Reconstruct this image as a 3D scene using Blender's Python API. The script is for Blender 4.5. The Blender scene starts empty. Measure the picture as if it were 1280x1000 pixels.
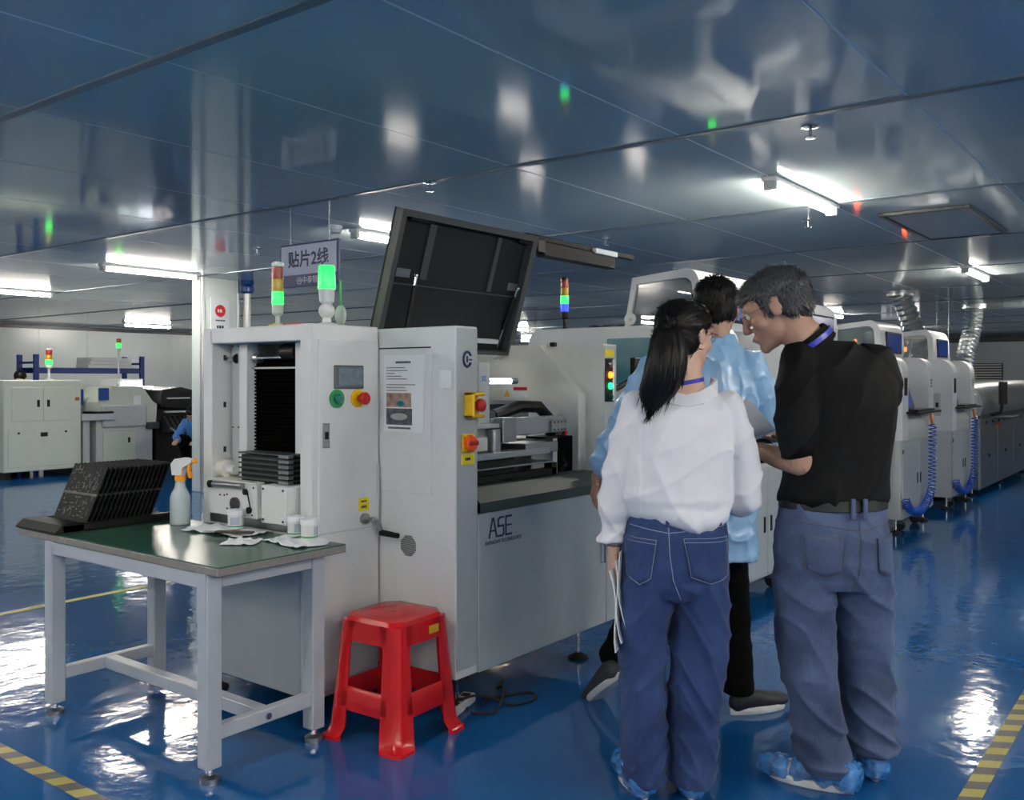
import bpy, bmesh, math, random
from mathutils import Vector, Matrix, Euler, noise
from mathutils.bvhtree import BVHTree
random.seed(7)
PI = math.pi
S = bpy.context.scene
COL = S.collection

# ------------------------------------------------------------------ camera
YAW = math.radians(37.3 - 90.0)
EYE = 1.38
cam_d = bpy.data.cameras.new('camera'); cam = bpy.data.objects.new('camera', cam_d); COL.objects.link(cam)
cam_d.sensor_width = 36.0; cam_d.lens = 36.0 * 1153 / 1280; cam_d.shift_y = -25 / 1280
cam_d.clip_end = 200
cam.location = (0, 0, EYE); cam.rotation_euler = (PI / 2, 0, YAW)
S.camera = cam

# ------------------------------------------------------------------ world, exposure
w = bpy.data.worlds.new('world'); S.world = w; w.use_nodes = True
w.node_tree.nodes['Background'].inputs[0].default_value = (0.3, 0.4, 0.5, 1)
w.node_tree.nodes['Background'].inputs[1].default_value = 0.05
S.view_settings.view_transform = 'Standard'; S.view_settings.look = 'None'
S.view_settings.gamma = 1.0; S.view_settings.use_curve_mapping = False
S.view_settings.exposure = 1.88
S.cycles.use_denoising = True
S.cycles.max_bounces = 8; S.cycles.diffuse_bounces = 4; S.cycles.glossy_bounces = 5
S.cycles.sample_clamp_indirect = 6.0; S.cycles.caustics_reflective = False; S.cycles.caustics_refractive = False
LAMP = 40.0          # emission of the fluorescent tubes

# ------------------------------------------------------------------ materials
def lin(h):
    h = h.lstrip('#'); o = []
    for i in (0, 2, 4):
        c = int(h[i:i + 2], 16) / 255
        o.append(c / 12.92 if c <= 0.04045 else ((c + 0.055) / 1.055) ** 2.4)
    return (*o, 1.0)
MATS = {}
def mat(name, col, rough=0.5, metal=0.0, var=0.06, scale=12.0, bump=0.0, bscale=60.0, spec=0.5, coat=0.0,
        alpha=1.0, trans=0.0, sheen=0.0, emit=None, estr=0.0, stretch=None, aniso_bump=None):
    if name in MATS: return MATS[name]
    m = bpy.data.materials.new(name); m.use_nodes = True
    nt = m.node_tree; b = nt.nodes['Principled BSDF']
    c = lin(col) if isinstance(col, str) else (*col, 1.0)
    tc = nt.nodes.new('ShaderNodeTexCoord'); src = tc.outputs['Object']
    if stretch:
        mp = nt.nodes.new('ShaderNodeMapping'); mp.inputs['Scale'].default_value = stretch
        nt.links.new(src, mp.inputs[0]); src = mp.outputs[0]
    n = nt.nodes.new('ShaderNodeTexNoise'); n.inputs['Scale'].default_value = scale; n.inputs['Detail'].default_value = 4
    nt.links.new(src, n.inputs['Vector'])
    r = nt.nodes.new('ShaderNodeValToRGB')
    r.color_ramp.elements[0].position = 0.3; r.color_ramp.elements[1].position = 0.7
    r.color_ramp.elements[0].color = (*[max(0, v * (1 - var)) for v in c[:3]], 1)
    r.color_ramp.elements[1].color = (*[min(1, v * (1 + var)) for v in c[:3]], 1)
    nt.links.new(n.outputs['Fac'], r.inputs[0]); nt.links.new(r.outputs[0], b.inputs['Base Color'])
    b.inputs['Roughness'].default_value = rough; b.inputs['Metallic'].default_value = metal
    b.inputs['Specular IOR Level'].default_value = spec; b.inputs['Coat Weight'].default_value = coat
    b.inputs['Coat Roughness'].default_value = 0.08
    b.inputs['Alpha'].default_value = alpha; b.inputs['Transmission Weight'].default_value = trans
    b.inputs['Sheen Weight'].default_value = sheen
    if emit:
        b.inputs['Emission Color'].default_value = lin(emit); b.inputs['Emission Strength'].default_value = estr
    if bump:
        n2 = nt.nodes.new('ShaderNodeTexNoise'); n2.inputs['Scale'].default_value = bscale; n2.inputs['Detail'].default_value = 3
        nt.links.new(src, n2.inputs['Vector'])
        bp = nt.nodes.new('ShaderNodeBump'); bp.inputs['Strength'].default_value = bump; bp.inputs['Distance'].default_value = 0.01
        nt.links.new(n2.outputs['Fac'], bp.inputs['Height']); nt.links.new(bp.outputs[0], b.inputs['Normal'])
    MATS[name] = m
    return m
def stripes(name, c1, c2, axis_dir, period):
    m = bpy.data.materials.new(name); m.use_nodes = True; nt = m.node_tree; b = nt.nodes['Principled BSDF']
    tc = nt.nodes.new('ShaderNodeTexCoord'); dp = nt.nodes.new('ShaderNodeVectorMath'); dp.operation = 'DOT_PRODUCT'
    dp.inputs[1].default_value = axis_dir; nt.links.new(tc.outputs['Object'], dp.inputs[0])
    a = nt.nodes.new('ShaderNodeMath'); a.operation = 'MULTIPLY'; a.inputs[1].default_value = 1 / period
    nt.links.new(dp.outputs['Value'], a.inputs[0])
    f = nt.nodes.new('ShaderNodeMath'); f.operation = 'FRACT'; nt.links.new(a.outputs[0], f.inputs[0])
    g = nt.nodes.new('ShaderNodeMath'); g.operation = 'GREATER_THAN'; g.inputs[1].default_value = 0.5; nt.links.new(f.outputs[0], g.inputs[0])
    mx = nt.nodes.new('ShaderNodeMix'); mx.data_type = 'RGBA'
    mx.inputs[6].default_value = lin(c1); mx.inputs[7].default_value = lin(c2)
    nt.links.new(g.outputs[0], mx.inputs[0]); nt.links.new(mx.outputs[2], b.inputs['Base Color'])
    b.inputs['Roughness'].default_value = 0.35
    return m
def denim(name, dark, light, fade):
    m = bpy.data.materials.new(name); m.use_nodes = True; nt = m.node_tree; b = nt.nodes['Principled BSDF']
    tc = nt.nodes.new('ShaderNodeTexCoord')
    mp = nt.nodes.new('ShaderNodeMapping'); mp.inputs['Scale'].default_value = (340, 340, 60); nt.links.new(tc.outputs['Object'], mp.inputs[0])
    n1 = nt.nodes.new('ShaderNodeTexNoise'); n1.inputs['Scale'].default_value = 1.0; n1.inputs['Detail'].default_value = 4; nt.links.new(mp.outputs[0], n1.inputs['Vector'])
    n2 = nt.nodes.new('ShaderNodeTexNoise'); n2.inputs['Scale'].default_value = 5.0; n2.inputs['Detail'].default_value = 5; nt.links.new(tc.outputs['Object'], n2.inputs['Vector'])
    ad = nt.nodes.new('ShaderNodeMath'); ad.operation = 'MULTIPLY_ADD'; ad.inputs[1].default_value = fade
    nt.links.new(n2.outputs['Fac'], ad.inputs[0])
    ml = nt.nodes.new('ShaderNodeMath'); ml.operation = 'MULTIPLY'; ml.inputs[1].default_value = 1 - fade; nt.links.new(n1.outputs['Fac'], ml.inputs[0])
    nt.links.new(ml.outputs[0], ad.inputs[2])
    r = nt.nodes.new('ShaderNodeValToRGB'); r.color_ramp.elements[0].position = 0.32; r.color_ramp.elements[1].position = 0.72
    r.color_ramp.elements[0].color = lin(dark); r.color_ramp.elements[1].color = lin(light)
    nt.links.new(ad.outputs[0], r.inputs[0]); nt.links.new(r.outputs[0], b.inputs['Base Color'])
    b.inputs['Roughness'].default_value = 0.85; b.inputs['Specular IOR Level'].default_value = 0.2; b.inputs['Sheen Weight'].default_value = 0.1
    bp = nt.nodes.new('ShaderNodeBump'); bp.inputs['Strength'].default_value = 0.1; bp.inputs['Distance'].default_value = 0.004
    nt.links.new(n1.outputs['Fac'], bp.inputs['Height']); nt.links.new(bp.outputs[0], b.inputs['Normal'])
    return m

M_WHITE = mat('white_powder_coat', '#d3d6d6', 0.38, bump=0.05, bscale=300, var=0.02)
M_WHITE2 = mat('pale_grey_powder_coat', '#b4babb', 0.4, var=0.02)
M_CREAM = mat('cream_powder_coat', '#d9d8cf', 0.35, var=0.02)
M_PGREY = mat('panel_grey', '#a9afb1', 0.38, var=0.02)
M_GAP = mat('dark_gap', '#24282a', 0.7)
M_BLACK = mat('black_plastic', '#070808', 0.5, spec=.3)
M_BLACKG = mat('black_gloss', '#08090b', 0.15)
M_DGREY = mat('dark_grey_metal', '#34383a', 0.4, var=0.05)
M_LID = mat('lid_grey', '#1d1f21', 0.6, spec=.15, var=0.06)
M_LIDEDGE = mat('lid_edge_grey', '#343839', 0.5)
M_CHROME = mat('chrome', '#c9ccce', 0.15, 1.0)
M_STEEL = mat('brushed_steel', '#9b9fa1', 0.35, 1.0, stretch=(1, 1, 20))
M_ALU = mat('aluminium', '#b5b8ba', 0.3, 0.9)
M_TEAL = mat('teal_acrylic', '#0a6f7a', 0.25, var=0.15, scale=4)
M_YEL = mat('yellow_plastic', '#e8b90a', 0.4)
M_YELLAB = mat('yellow_label', '#e3d01c', 0.4)
M_RED = mat('red_plastic_button', '#b8201c', 0.3)
M_ORANGE = mat('orange_plastic', '#ef5a12', 0.3)
M_GREENB = mat('green_plastic', '#1c8a4a', 0.35)
M_PAPER = mat('paper', '#dfe3e6', 0.7, var=0.02)
M_INK = mat('dark_ink', '#20222a', 0.6)
M_NAVYINK = mat('navy_ink', '#1a2347', 0.5)
M_SCREEN = mat('dark_screen', '#1c2328', 0.12, var=0.2, scale=6)
M_BSCREEN = mat('blue_screen', '#0a1d48', 0.2, emit='#0c3c90', estr=0.08)
M_GLASS = mat('tinted_glass', '#8c9aa2', 0.06, trans=0.0, alpha=0.35)
M_SMOKE = mat('smoked_acrylic', '#6d7a82', 0.1, alpha=0.6)
M_RUB = mat('black_rubber', '#101112', 0.8)
M_BLUEHOSE = mat('blue_hose', '#1d55b8', 0.3)

# ------------------------------------------------------------------ mesh helper
class MB:
    def __init__(s): s.v = []; s.f = []
    def add(s, vs, fs):
        o = len(s.v); s.v += [tuple(v) for v in vs]; s.f += [tuple(i + o for i in f) for f in fs]; return s
    def box(s, x0, x1, y0, y1, z0, z1, b=0.0, M=None):
        cx, cy, cz = (x0 + x1) / 2, (y0 + y1) / 2, (z0 + z1) / 2
        hx, hy, hz = abs(x1 - x0) / 2, abs(y1 - y0) / 2, abs(z1 - z0) / 2
        if b <= 0:
            vs = [(cx + a * hx, cy + c * hy, cz + d * hz) for a in (-1, 1) for c in (-1, 1) for d in (-1, 1)]
            fs = [(0, 1, 3, 2), (4, 6, 7, 5), (0, 4, 5, 1), (2, 3, 7, 6), (0, 2, 6, 4), (1, 5, 7, 3)]
        else:
            b = min(b, hx * .99, hy * .99, hz * .99); vs = []; ix = {}
            for a in (-1, 1):
                for c in (-1, 1):
                    for d in (-1, 1):
                        for t in range(3):
                            e = [hx - b, hy - b, hz - b]; e[t] = (hx, hy, hz)[t]
                            ix[a, c, d, t] = len(vs); vs.append((cx + a * e[0], cy + c * e[1], cz + d * e[2]))
            fs = []
            for a in (-1, 1):
                fs.append([ix[a, -1, -1, 0], ix[a, 1, -1, 0], ix[a, 1, 1, 0], ix[a, -1, 1, 0]])
                fs.append([ix[-1, a, -1, 1], ix[1, a, -1, 1], ix[1, a, 1, 1], ix[-1, a, 1, 1]])
                fs.append([ix[-1, -1, a, 2], ix[1, -1, a, 2], ix[1, 1, a, 2], ix[-1, 1, a, 2]])
                for c in (-1, 1):
                    fs.append([ix[a, c, -1, 0], ix[a, c, 1, 0], ix[a, c, 1, 1], ix[a, c, -1, 1]])
                    fs.append([ix[a, -1, c, 0], ix[a, 1, c, 0], ix[a, 1, c, 2], ix[a, -1, c, 2]])
                    fs.append([ix[-1, a, c, 1], ix[1, a, c, 1], ix[1, a, c, 2], ix[-1, a, c, 2]])
                    for d in (-1, 1): fs.append([ix[a, c, d, 0], ix[a, c, d, 1], ix[a, c, d, 2]])
        if M: vs = [M @ Vector(v) for v in vs]
        return s.add(vs, fs)
    def rings(s, rs, cap=True, closed=True):
        n = len(rs[0]); vs = [p for r in rs for p in r]; fs = []
        for i in range(len(rs) - 1):
            for j in range(n if closed else n - 1):
                k = (j + 1) % n; fs.append((i * n + j, i * n + k, (i + 1) * n + k, (i + 1) * n + j))
        if cap: fs.append(tuple(range(n))[::-1]); fs.append(tuple(range((len(rs) - 1) * n, len(rs) * n)))
        return s.add(vs, fs)
    def cyl(s, p0, p1, r0, r1=None, n=16):
        p0, p1 = Vector(p0), Vector(p1); r1 = r0 if r1 is None else r1
        d = (p1 - p0).normalized(); a = d.orthogonal().normalized(); b = d.cross(a)
        cs = [(math.cos(2 * PI * i / n), math.sin(2 * PI * i / n)) for i in range(n)]
        return s.rings([[p0 + (a * c + b * q) * r0 for c, q in cs], [p1 + (a * c + b * q) * r1 for c, q in cs]])
    def tube(s, path, r, n=8, flat=1.0):
        path = [Vector(p) for p in path]; rs = []; a = None
        for i, p in enumerate(path):
            d = (path[min(i + 1, len(path) - 1)] - path[max(i - 1, 0)]).normalized()
            a = d.orthogonal().normalized() if a is None else (a - d * a.dot(d)).normalized()
            b = d.cross(a); rr = r[i] if isinstance(r, (list, tuple)) else r
            rs.append([p + (a * math.cos(2 * PI * j / n) + b * math.sin(2 * PI * j / n) * flat) * rr for j in range(n)])
        return s.rings(rs)
    def lathe(s, prof, c=(0, 0, 0), n=20, axis='z', M=None):
        rs = []
        for r, z in prof:
            ring = []
            for j in range(n):
                q = 2 * PI * j / n; u, v_ = r * math.cos(q), r * math.sin(q)
                p = {'z': (u, v_, z), 'y': (u, z, v_), 'x': (z, u, v_)}[axis]
                p = Vector((p[0] + c[0], p[1] + c[1], p[2] + c[2])); ring.append(M @ p if M else p)
            rs.append(ring)
        return s.rings(rs)
    def prism(s, poly, axis, a0, a1):
        def P(u, v_, a): return {'x': (a, u, v_), 'y': (u, a, v_), 'z': (u, v_, a)}[axis]
        return s.rings([[P(u, v_, a0) for u, v_ in poly], [P(u, v_, a1) for u, v_ in poly]])
    def ell(s, c, r, n=16, M=None):
        rx, ry, rz = (r, r, r) if isinstance(r, (int, float)) else r; rs = []; m = max(6, n // 2)
        for i in range(m + 1):
            t = PI * i / m; t = min(max(t, 0.02), PI - 0.02); ring = []
            for j in range(n):
                q = 2 * PI * j / n
                p = Vector((rx * math.sin(t) * math.cos(q), ry * math.sin(t) * math.sin(q), rz * math.cos(t)))
                if M: p = M @ p
                ring.append(p + Vector(c))
            rs.append(ring)
        return s.rings(rs)
    def mesh(s, name):
        me = bpy.data.meshes.new(name); me.from_pydata(s.v, [], s.f)
        bm = bmesh.new(); bm.from_mesh(me); bmesh.ops.recalc_face_normals(bm, faces=bm.faces); bm.to_mesh(me); bm.free()
        return me
    def build(s, name, m, parent=None, smooth=True, angle=35, loc=None, rot=None):
        me = s.mesh(name); me.materials.append(m)
        if smooth:
            me.polygons.foreach_set('use_smooth', [True] * len(me.polygons)); me.set_sharp_from_angle(angle=math.radians(angle))
        o = bpy.data.objects.new(name, me); COL.objects.link(o); o.parent = parent
        if loc: o.location = loc
        if rot: o.rotation_euler = rot
        return o
def B(*a, **k): return MB().box(*a, **k)
def CY(*a, **k): return MB().cyl(*a, **k)
def tag(o, label=None, cat=None, group=None, kind=None):
    if label: o['label'] = label
    if cat: o['category'] = cat
    if group: o['group'] = group
    if kind: o['kind'] = kind
    return o
def thing(name, label, cat, loc=(0, 0, 0), rz=0.0, group=None):
    o = bpy.data.objects.new(name, None); COL.objects.link(o); o.location = loc; o.rotation_euler = (0, 0, rz)
    o.empty_display_size = 0.1
    return tag(o, label, cat, group)
def struct(o): o['kind'] = 'structure'; return o
def copy_tree(o, parent=None):
    c = o.copy(); COL.objects.link(c); c.parent = parent
    for ch in list(o.children): copy_tree(ch, c)
    return c
def inst(name, me, parent, loc=(0, 0, 0), rz=0):
    o = bpy.data.objects.new(name, me); COL.objects.link(o); o.parent = parent; o.location = loc; o.rotation_euler = (0, 0, rz); return o
FRONT = Matrix(((1, 0, 0, 0), (0, 0, -1, 0), (0, 1, 0, 0), (0, 0, 0, 1)))     # print on a face looking along -y
LEFT = Matrix(((0, 0, -1, 0), (-1, 0, 0, 0), (0, 1, 0, 0), (0, 0, 0, 1)))     # print on a face looking along -x
def text(name, body, size, m, parent, loc, R=FRONT, sx=1.0, center=True, bold=0.0, ext=0.0006):
    cu = bpy.data.curves.new(name, 'FONT'); cu.body = body; cu.size = size; cu.extrude = ext; cu.offset = bold
    if center: cu.align_x = 'CENTER'; cu.align_y = 'CENTER'
    t = bpy.data.objects.new(name + '_curve', cu); COL.objects.link(t)
    dg = bpy.context.evaluated_depsgraph_get(); dg.update()
    me = bpy.data.meshes.new_from_object(t.evaluated_get(dg)); bpy.data.objects.remove(t); bpy.data.curves.remove(cu)
    me.transform(Matrix.Translation(loc) @ R @ Matrix.Diagonal((sx, 1, 1, 1)))
    me.materials.clear(); me.materials.append(m); me.name = name
    o = bpy.data.objects.new(name, me); COL.objects.link(o); o.parent = parent
    return o

def blurred_print(name, wd, h, m, parent, loc, R=FRONT, cell=None, seed=1, center=True):
    """a line of print too small to read: a row of small flat marks"""
    rn = random.Random(seed); mb = MB(); x = -wd / 2 if center else 0.0; end = x + wd; c = cell or h
    T = Matrix.Translation(loc) @ R
    while x < end - c * .5:
        w_ = min(c * rn.uniform(.6, .95), end - x); mb.box(x, x + w_, -h / 2, h / 2, 0, .0004, M=T); x += w_ + c * .22
    return mb.build(name, m, parent, smooth=False)
# ================================================================== the room
ZC = 2.65
X0, X1, Y0, Y1 = -7.0, 30.0, -5.0, 21.6
def floor_mat():
    m = bpy.data.materials.new('blue_epoxy'); m.use_nodes = True; nt = m.node_tree; b = nt.nodes['Principled BSDF']
    tc = nt.nodes.new('ShaderNodeTexCoord')
    n = nt.nodes.new('ShaderNodeTexNoise'); n.inputs['Scale'].default_value = 0.7; n.inputs['Detail'].default_value = 5; nt.links.new(tc.outputs['Object'], n.inputs['Vector'])
    r = nt.nodes.new('ShaderNodeValToRGB'); r.color_ramp.elements[0].position = .3; r.color_ramp.elements[1].position = .75
    r.color_ramp.elements[0].color = lin('#0f4b82'); r.color_ramp.elements[1].color = lin('#145690')
    nt.links.new(n.outputs['Fac'], r.inputs[0]); nt.links.new(r.outputs[0], b.inputs['Base Color'])
    b.inputs['Roughness'].default_value = 0.09; b.inputs['Specular IOR Level'].default_value = 0.55
    n2 = nt.nodes.new('ShaderNodeTexNoise'); n2.inputs['Scale'].default_value = 6.5; n2.inputs['Detail'].default_value = 3; nt.links.new(tc.outputs['Object'], n2.inputs['Vector'])
    bp = nt.nodes.new('ShaderNodeBump'); bp.inputs['Strength'].default_value = 0.16; bp.inputs['Distance'].default_value = 0.02
    nt.links.new(n2.outputs['Fac'], bp.inputs['Height']); nt.links.new(bp.outputs[0], b.inputs['Normal'])
    return m
struct(B(X0, X1, Y0, Y1, -0.1, 0.0).build('floor', floor_mat(), smooth=False))
# taped floor markings
HZ1 = stripes('hazard_tape_y', '#1b1c1a', '#968a1e', (0.55, 1.0, 0), 0.145)
HZ2 = stripes('hazard_tape_x', '#1b1c1a', '#968a1e', (1.0, 0.55, 0), 0.145)
tag(B(1.55, 1.61, 0.675, 5.6, 0.0, 0.002).build('hazard_tape', HZ1, smooth=False), 'black and yellow striped floor tape in the lower left corner', 'floor tape')
tag(B(1.55, 16.0, 0.61, 0.675, 0.0, 0.002).build('hazard_tape', HZ2, smooth=False), 'black and yellow striped floor tape at the lower right edge', 'floor tape')
tag(B(-2.0, 5.2, 5.66, 5.72, 0.0, 0.002).build('yellow_tape', mat('yellow_tape', '#a99b2a', .4), smooth=False), 'plain thin yellow tape line on the blue floor behind the table', 'floor tape')

# ceiling: backing slab, sheet panels, dark joint strips
M_CEIL = mat('ceiling_sheet', '#b2bfc0', 0.085, 0.0, var=0.05, scale=1.2, spec=0.24)
M_JOINT = mat('panel_joint', '#dfe6e6', 0.5)
M_STRIP = mat('joint_strip', '#5d6b73', 0.35, 0.3)
ceil = struct(B(X0, X1, Y0, Y1, ZC - 0.003, ZC + 0.15).build('ceiling', M_JOINT, smooth=False))
PW, PH = 2.3, 1.115
xs = [2.05 + PW * i for i in range(-4, 13)]; ys = [1.09 + PH * i for i in range(-6, 19)]
pan_me = B(-PW / 2 + .02, PW / 2 - .02, -PH / 2 + .005, PH / 2 - .005, ZC - 0.004, ZC + 0.006, b=0.002).mesh('ceiling_panel'); pan_me.materials.append(M_CEIL)
def in_view(x, y, m=0.15):
    d = x * math.cos(PI / 2 + YAW) + y * math.sin(PI / 2 + YAW); l = x * math.sin(PI / 2 + YAW) - y * math.cos(PI / 2 + YAW)
    return d, (d > 0.3 and abs(l) / d < 0.56 + m)
rest = MB()
for xa in xs[:-1]:
    for ya in ys[:-1]:
        cx, cy = xa + PW / 2, ya + PH / 2
        x_0, x_1, y_0, y_1 = max(xa + .02, X0), min(xa + PW - .02, X1), max(ya + .005, Y0), min(ya + PH - .005, Y1)
        if x_1 - x_0 < .1 or y_1 - y_0 < .1: continue
        d, v = in_view(cx, cy, 0.35)
        if v and d < 19 and x_1 - x_0 > PW - .1 and y_1 - y_0 > PH - .1:
            inst('panel', pan_me, ceil, (cx, cy, 0))
        else: rest.box(x_0, x_1, y_0, y_1, ZC - .004, ZC + .006)
r_ = rest.build('panel_rest', M_CEIL, ceil, smooth=False); r_['kind'] = 'stuff'
for xa in xs:
    if X0 < xa < X1: B(xa - .026, xa + .026, Y0, Y1, ZC - .012, ZC + .006, b=.004).build('joint_strip', M_STRIP, ceil)

# walls of sandwich panels
M_WALL = mat('wall_sheet', '#b9c2c2', 0.28, 0.0, var=0.03, scale=0.8, spec=0.6)
wb = struct(B(X0, X1, Y1, Y1 + .2, 0, ZC).build('wall_back', M_PGREY, smooth=False))
wf = struct(B(X1, X1 + .2, Y0, Y1, 0, ZC).build('wall_far', M_PGREY, smooth=False))
struct(B(X0, X1, Y0 - .2, Y0, 0, ZC).build('wall_front', M_WALL, smooth=False))
struct(B(X0 - .2, X0, Y0, Y1, 0, ZC).build('wall_left', M_WALL, smooth=False))
wp = B(.006, 1.154, -.02, 0, .1, ZC - .08, b=.003).mesh('wall_panel'); wp.materials.append(M_WALL)
for i in range(32): inst('panel', wp, wb, (X0 + .05 + 1.15 * i, Y1, 0))
wp2 = B(-.02, 0, .006, 1.154, .1, ZC - .08, b=.003).mesh('wall_panel_far'); wp2.materials.append(M_WALL)
for i in range(23): inst('panel', wp2, wf, (X1, Y0 + .05 + 1.15 * i, 0))
struct(B(X0, X1, Y1 - .05, Y1, ZC - .09, ZC - .005).build('trim_1', M_DGREY, smooth=False))
struct(B(X1 - .05, X1, Y0, Y1, ZC - .16, ZC - .005).build('trim_2', M_DGREY, smooth=False))

# clad pillar behind the loader with its steel pipe
pl = thing('pillar', 'white clad pillar reaching the ceiling behind the loader', 'pillar', (6.69, 9.87, 0)); pl['kind'] = 'structure'
M_PIL = mat('pillar_sheet', '#cdd8d4', 0.3, var=0.02)
B(0, .53, 0, .22, 0, ZC - .005, b=.008).build('cladding', M_PIL, pl)
B(-.012, .03, -.012, .03, 0, ZC - .005, b=.005).build('corner_trim', M_ALU, pl)
B(.505, .54, -.012, .03, 0, ZC - .005, b=.005).build('corner_trim', M_ALU, pl)
pp = thing('steel_pipe', 'vertical steel pipe with blue ceiling collar beside the white pillar', 'pipe', (7.30, 9.80, 0))
CY((0, 0, 0), (0, 0, ZC - .005), .045, n=16).build('pipe', mat('pipe_steel', '#b9bdba', .35, .4), pp)
MB().lathe([(.055, 2.48), (.085, 2.50), (.085, 2.56), (.07, 2.58), (.085, 2.60), (.08, 2.645), (.05, 2.646)], n=20).build('collar', mat('blue_collar', '#0f3f80', .35), pp)
ns = thing('notice_board', 'small white notice with a red disc on the pillar', 'notice', (6.80, 9.862, 1.98))
B(0, .27, -.012, 0, 0, .42, b=.003).build('board', M_PAPER, ns)
MB().cyl((.135, -.013, .26), (.135, -.016, .26), .075, n=24).build('disc', mat('red_print', '#c9201f', .5), ns)
blurred_print('disc_print', .085, .038, M_PAPER, ns, (.135, -.0175, .26))
blurred_print('caption', .14, .018, M_NAVYINK, ns, (.135, -.0135, .14))
blurred_print('caption', .10, .035, M_NAVYINK, ns, (.135, -.0135, .06))

# a door jamb pillar at the far left
pj = thing('pillar', 'pale corner post at the far left edge of the room', 'pillar', (5.83, 15.2, 0)); pj['kind'] = 'structure'
B(-.9, .0, 0, .25, 0, ZC - .005, b=.01).build('cladding', M_PIL, pj)
B(-.03, .015, -.012, .03, 0, ZC - .005, b=.005).build('corner_trim', M_ALU, pj)

# ------------------------------------------------------------------ ceiling lamps
M_TUBE = mat('lit_tube', '#ffffff', 0.4, emit='#fff6ea', estr=LAMP)
def make_lamp():
    t = thing('ceiling_lamp', 'lamp', 'ceiling lamp')
    B(-.61, .61, -.05, .05, ZC - .035, ZC - .004, b=.008).build('housing', M_WHITE, t)
    CY((-.575, 0, ZC - .055), (.575, 0, ZC - .055), .026, n=12).build('tube', M_TUBE, t)
    for s in (-1, 1):
        B(.575 * s - .02, .575 * s + .02, -.04, .04, ZC - .085, ZC - .03, b=.006).build('end_cap', M_WHITE2, t)
    return t
lamp0 = make_lamp(); first = True
LX = [-5.5, .2, 6.12, 11.75, 17.5, 23.3]; LY = [-1.6, 2.2, 5.75, 9.55, 13.3, 17.0, 20.0]
LAB = {(2, 1): 'lit ceiling lamp above the man in black', (3, 1): 'lit ceiling lamp above the right machines', (4, 1): 'farthest lit ceiling lamp at the right edge of the picture',
       (2, 2): 'lit ceiling lamp half hidden behind the raised dark lid', (2, 3): 'long lit ceiling lamp left of the white pillar', (2, 4): 'lit ceiling lamp cut off by the left edge',
       (3, 5): 'far lit ceiling lamp between cabinet and pillar', (3, 2): 'lit ceiling lamp seen left of the white hood', (4, 3): 'far lit ceiling lamp just right of the black signal tower'}
POS = {(3, 5): (11.6, 19.2), (2, 3): (5.85, 9.6), (2, 4): (5.95, 13.3), (2, 2): (5.92, 5.72)}
for i, x in enumerate(LX):
    for j, y in enumerate(LY):
        if j == 6 or (i, j) in ((3, 4), (2, 5), (5, 1), (5, 0)): continue
        x_, y_ = POS.get((i, j), (x, y))
        if first: o = lamp0; first = False
        else: o = copy_tree(lamp0)
        o.location = (x_, y_, 0)
        o['label'] = LAB.get((i, j), 'lit ceiling lamp hidden by machines or outside the picture')
        o['group'] = 'ceiling lamps'

for x_, y_ in ((-2.7, -1.6), (-2.7, 2.2), (-2.7, 5.75), (3.1, -1.6), (-2.7, -3.9), (.2, -3.9), (3.1, -3.9), (6.1, -3.9)):  # extra unseen lamps between the regular rows, added to brighten the near fronts
    o = copy_tree(lamp0); o.location = (x_, y_, 0); o['group'] = 'ceiling lamps'; o['label'] = 'added ceiling lamp outside the picture, brightening the near fronts'
# recessed ceiling vent, sprinklers, smoke detector
v = thing('ceiling_vent', 'flat rectangular air vent with dark frame in the ceiling', 'vent', (8.03, 1.72, 0))
B(-.72, .72, -.28, .28, ZC - .02, ZC - .004).build('filter_face', mat('vent_face', '#a7b0b2', .5, var=.12, scale=40), v)
for a in ((-.76, .76, -.32, -.28), (-.76, .76, .28, .32), (-.76, -.72, -.28, .28), (.72, .76, -.28, .28)):
    B(*a, ZC - .03, ZC - .004, b=.004).build('frame_bar', M_DGREY, v)
def sprinkler(x, y, label):
    t = thing('sprinkler', label, 'sprinkler', (x, y, 0), 0.0, 'ceiling sprinklers')
    MB().lathe([(.045, ZC - .004), (.045, ZC - .012), (.018, ZC - .02)], n=14).build('escutcheon', M_CHROME, t)
    CY((0, 0, ZC - .012), (0, 0, ZC - .06), .009, n=8).build('stem', M_CHROME, t)
    MB().lathe([(.006, ZC - .058), (.03, ZC - .062), (.03, ZC - .066), (.006, ZC - .07)], n=12).build('deflector', M_CHROME, t)
sprinkler(4.36, 3.98, 'chrome sprinkler head above the raised dark lid')
sprinkler(4.55, 1.60, 'chrome sprinkler head above the lamp over the man in black')
sprinkler(5.55, 7.3, 'chrome sprinkler head above the lamp left of the pillar')
sprinkler(7.1, 4.35, 'chrome sprinkler head above the black signal tower')
sprinkler(7.2, 2.55, 'chrome sprinkler head just left of the ceiling vent')
sprinkler(9.5, 4.9, 'small chrome sprinkler head above the blue coat')
sd = thing('smoke_detector', 'round white smoke detector on the ceiling left of the hanging sign', 'smoke detector', (5.15, 5.75, 0))
MB().lathe([(.06, ZC - .004), (.06, ZC - .02), (.05, ZC - .035)], n=18).build('base', M_WHITE, sd)
MB().lathe([(.05, ZC - .035), (.045, ZC - .06), (.02, ZC - .07), (.004, ZC - .071)], n=18).build('dome', M_WHITE2, sd)

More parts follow.
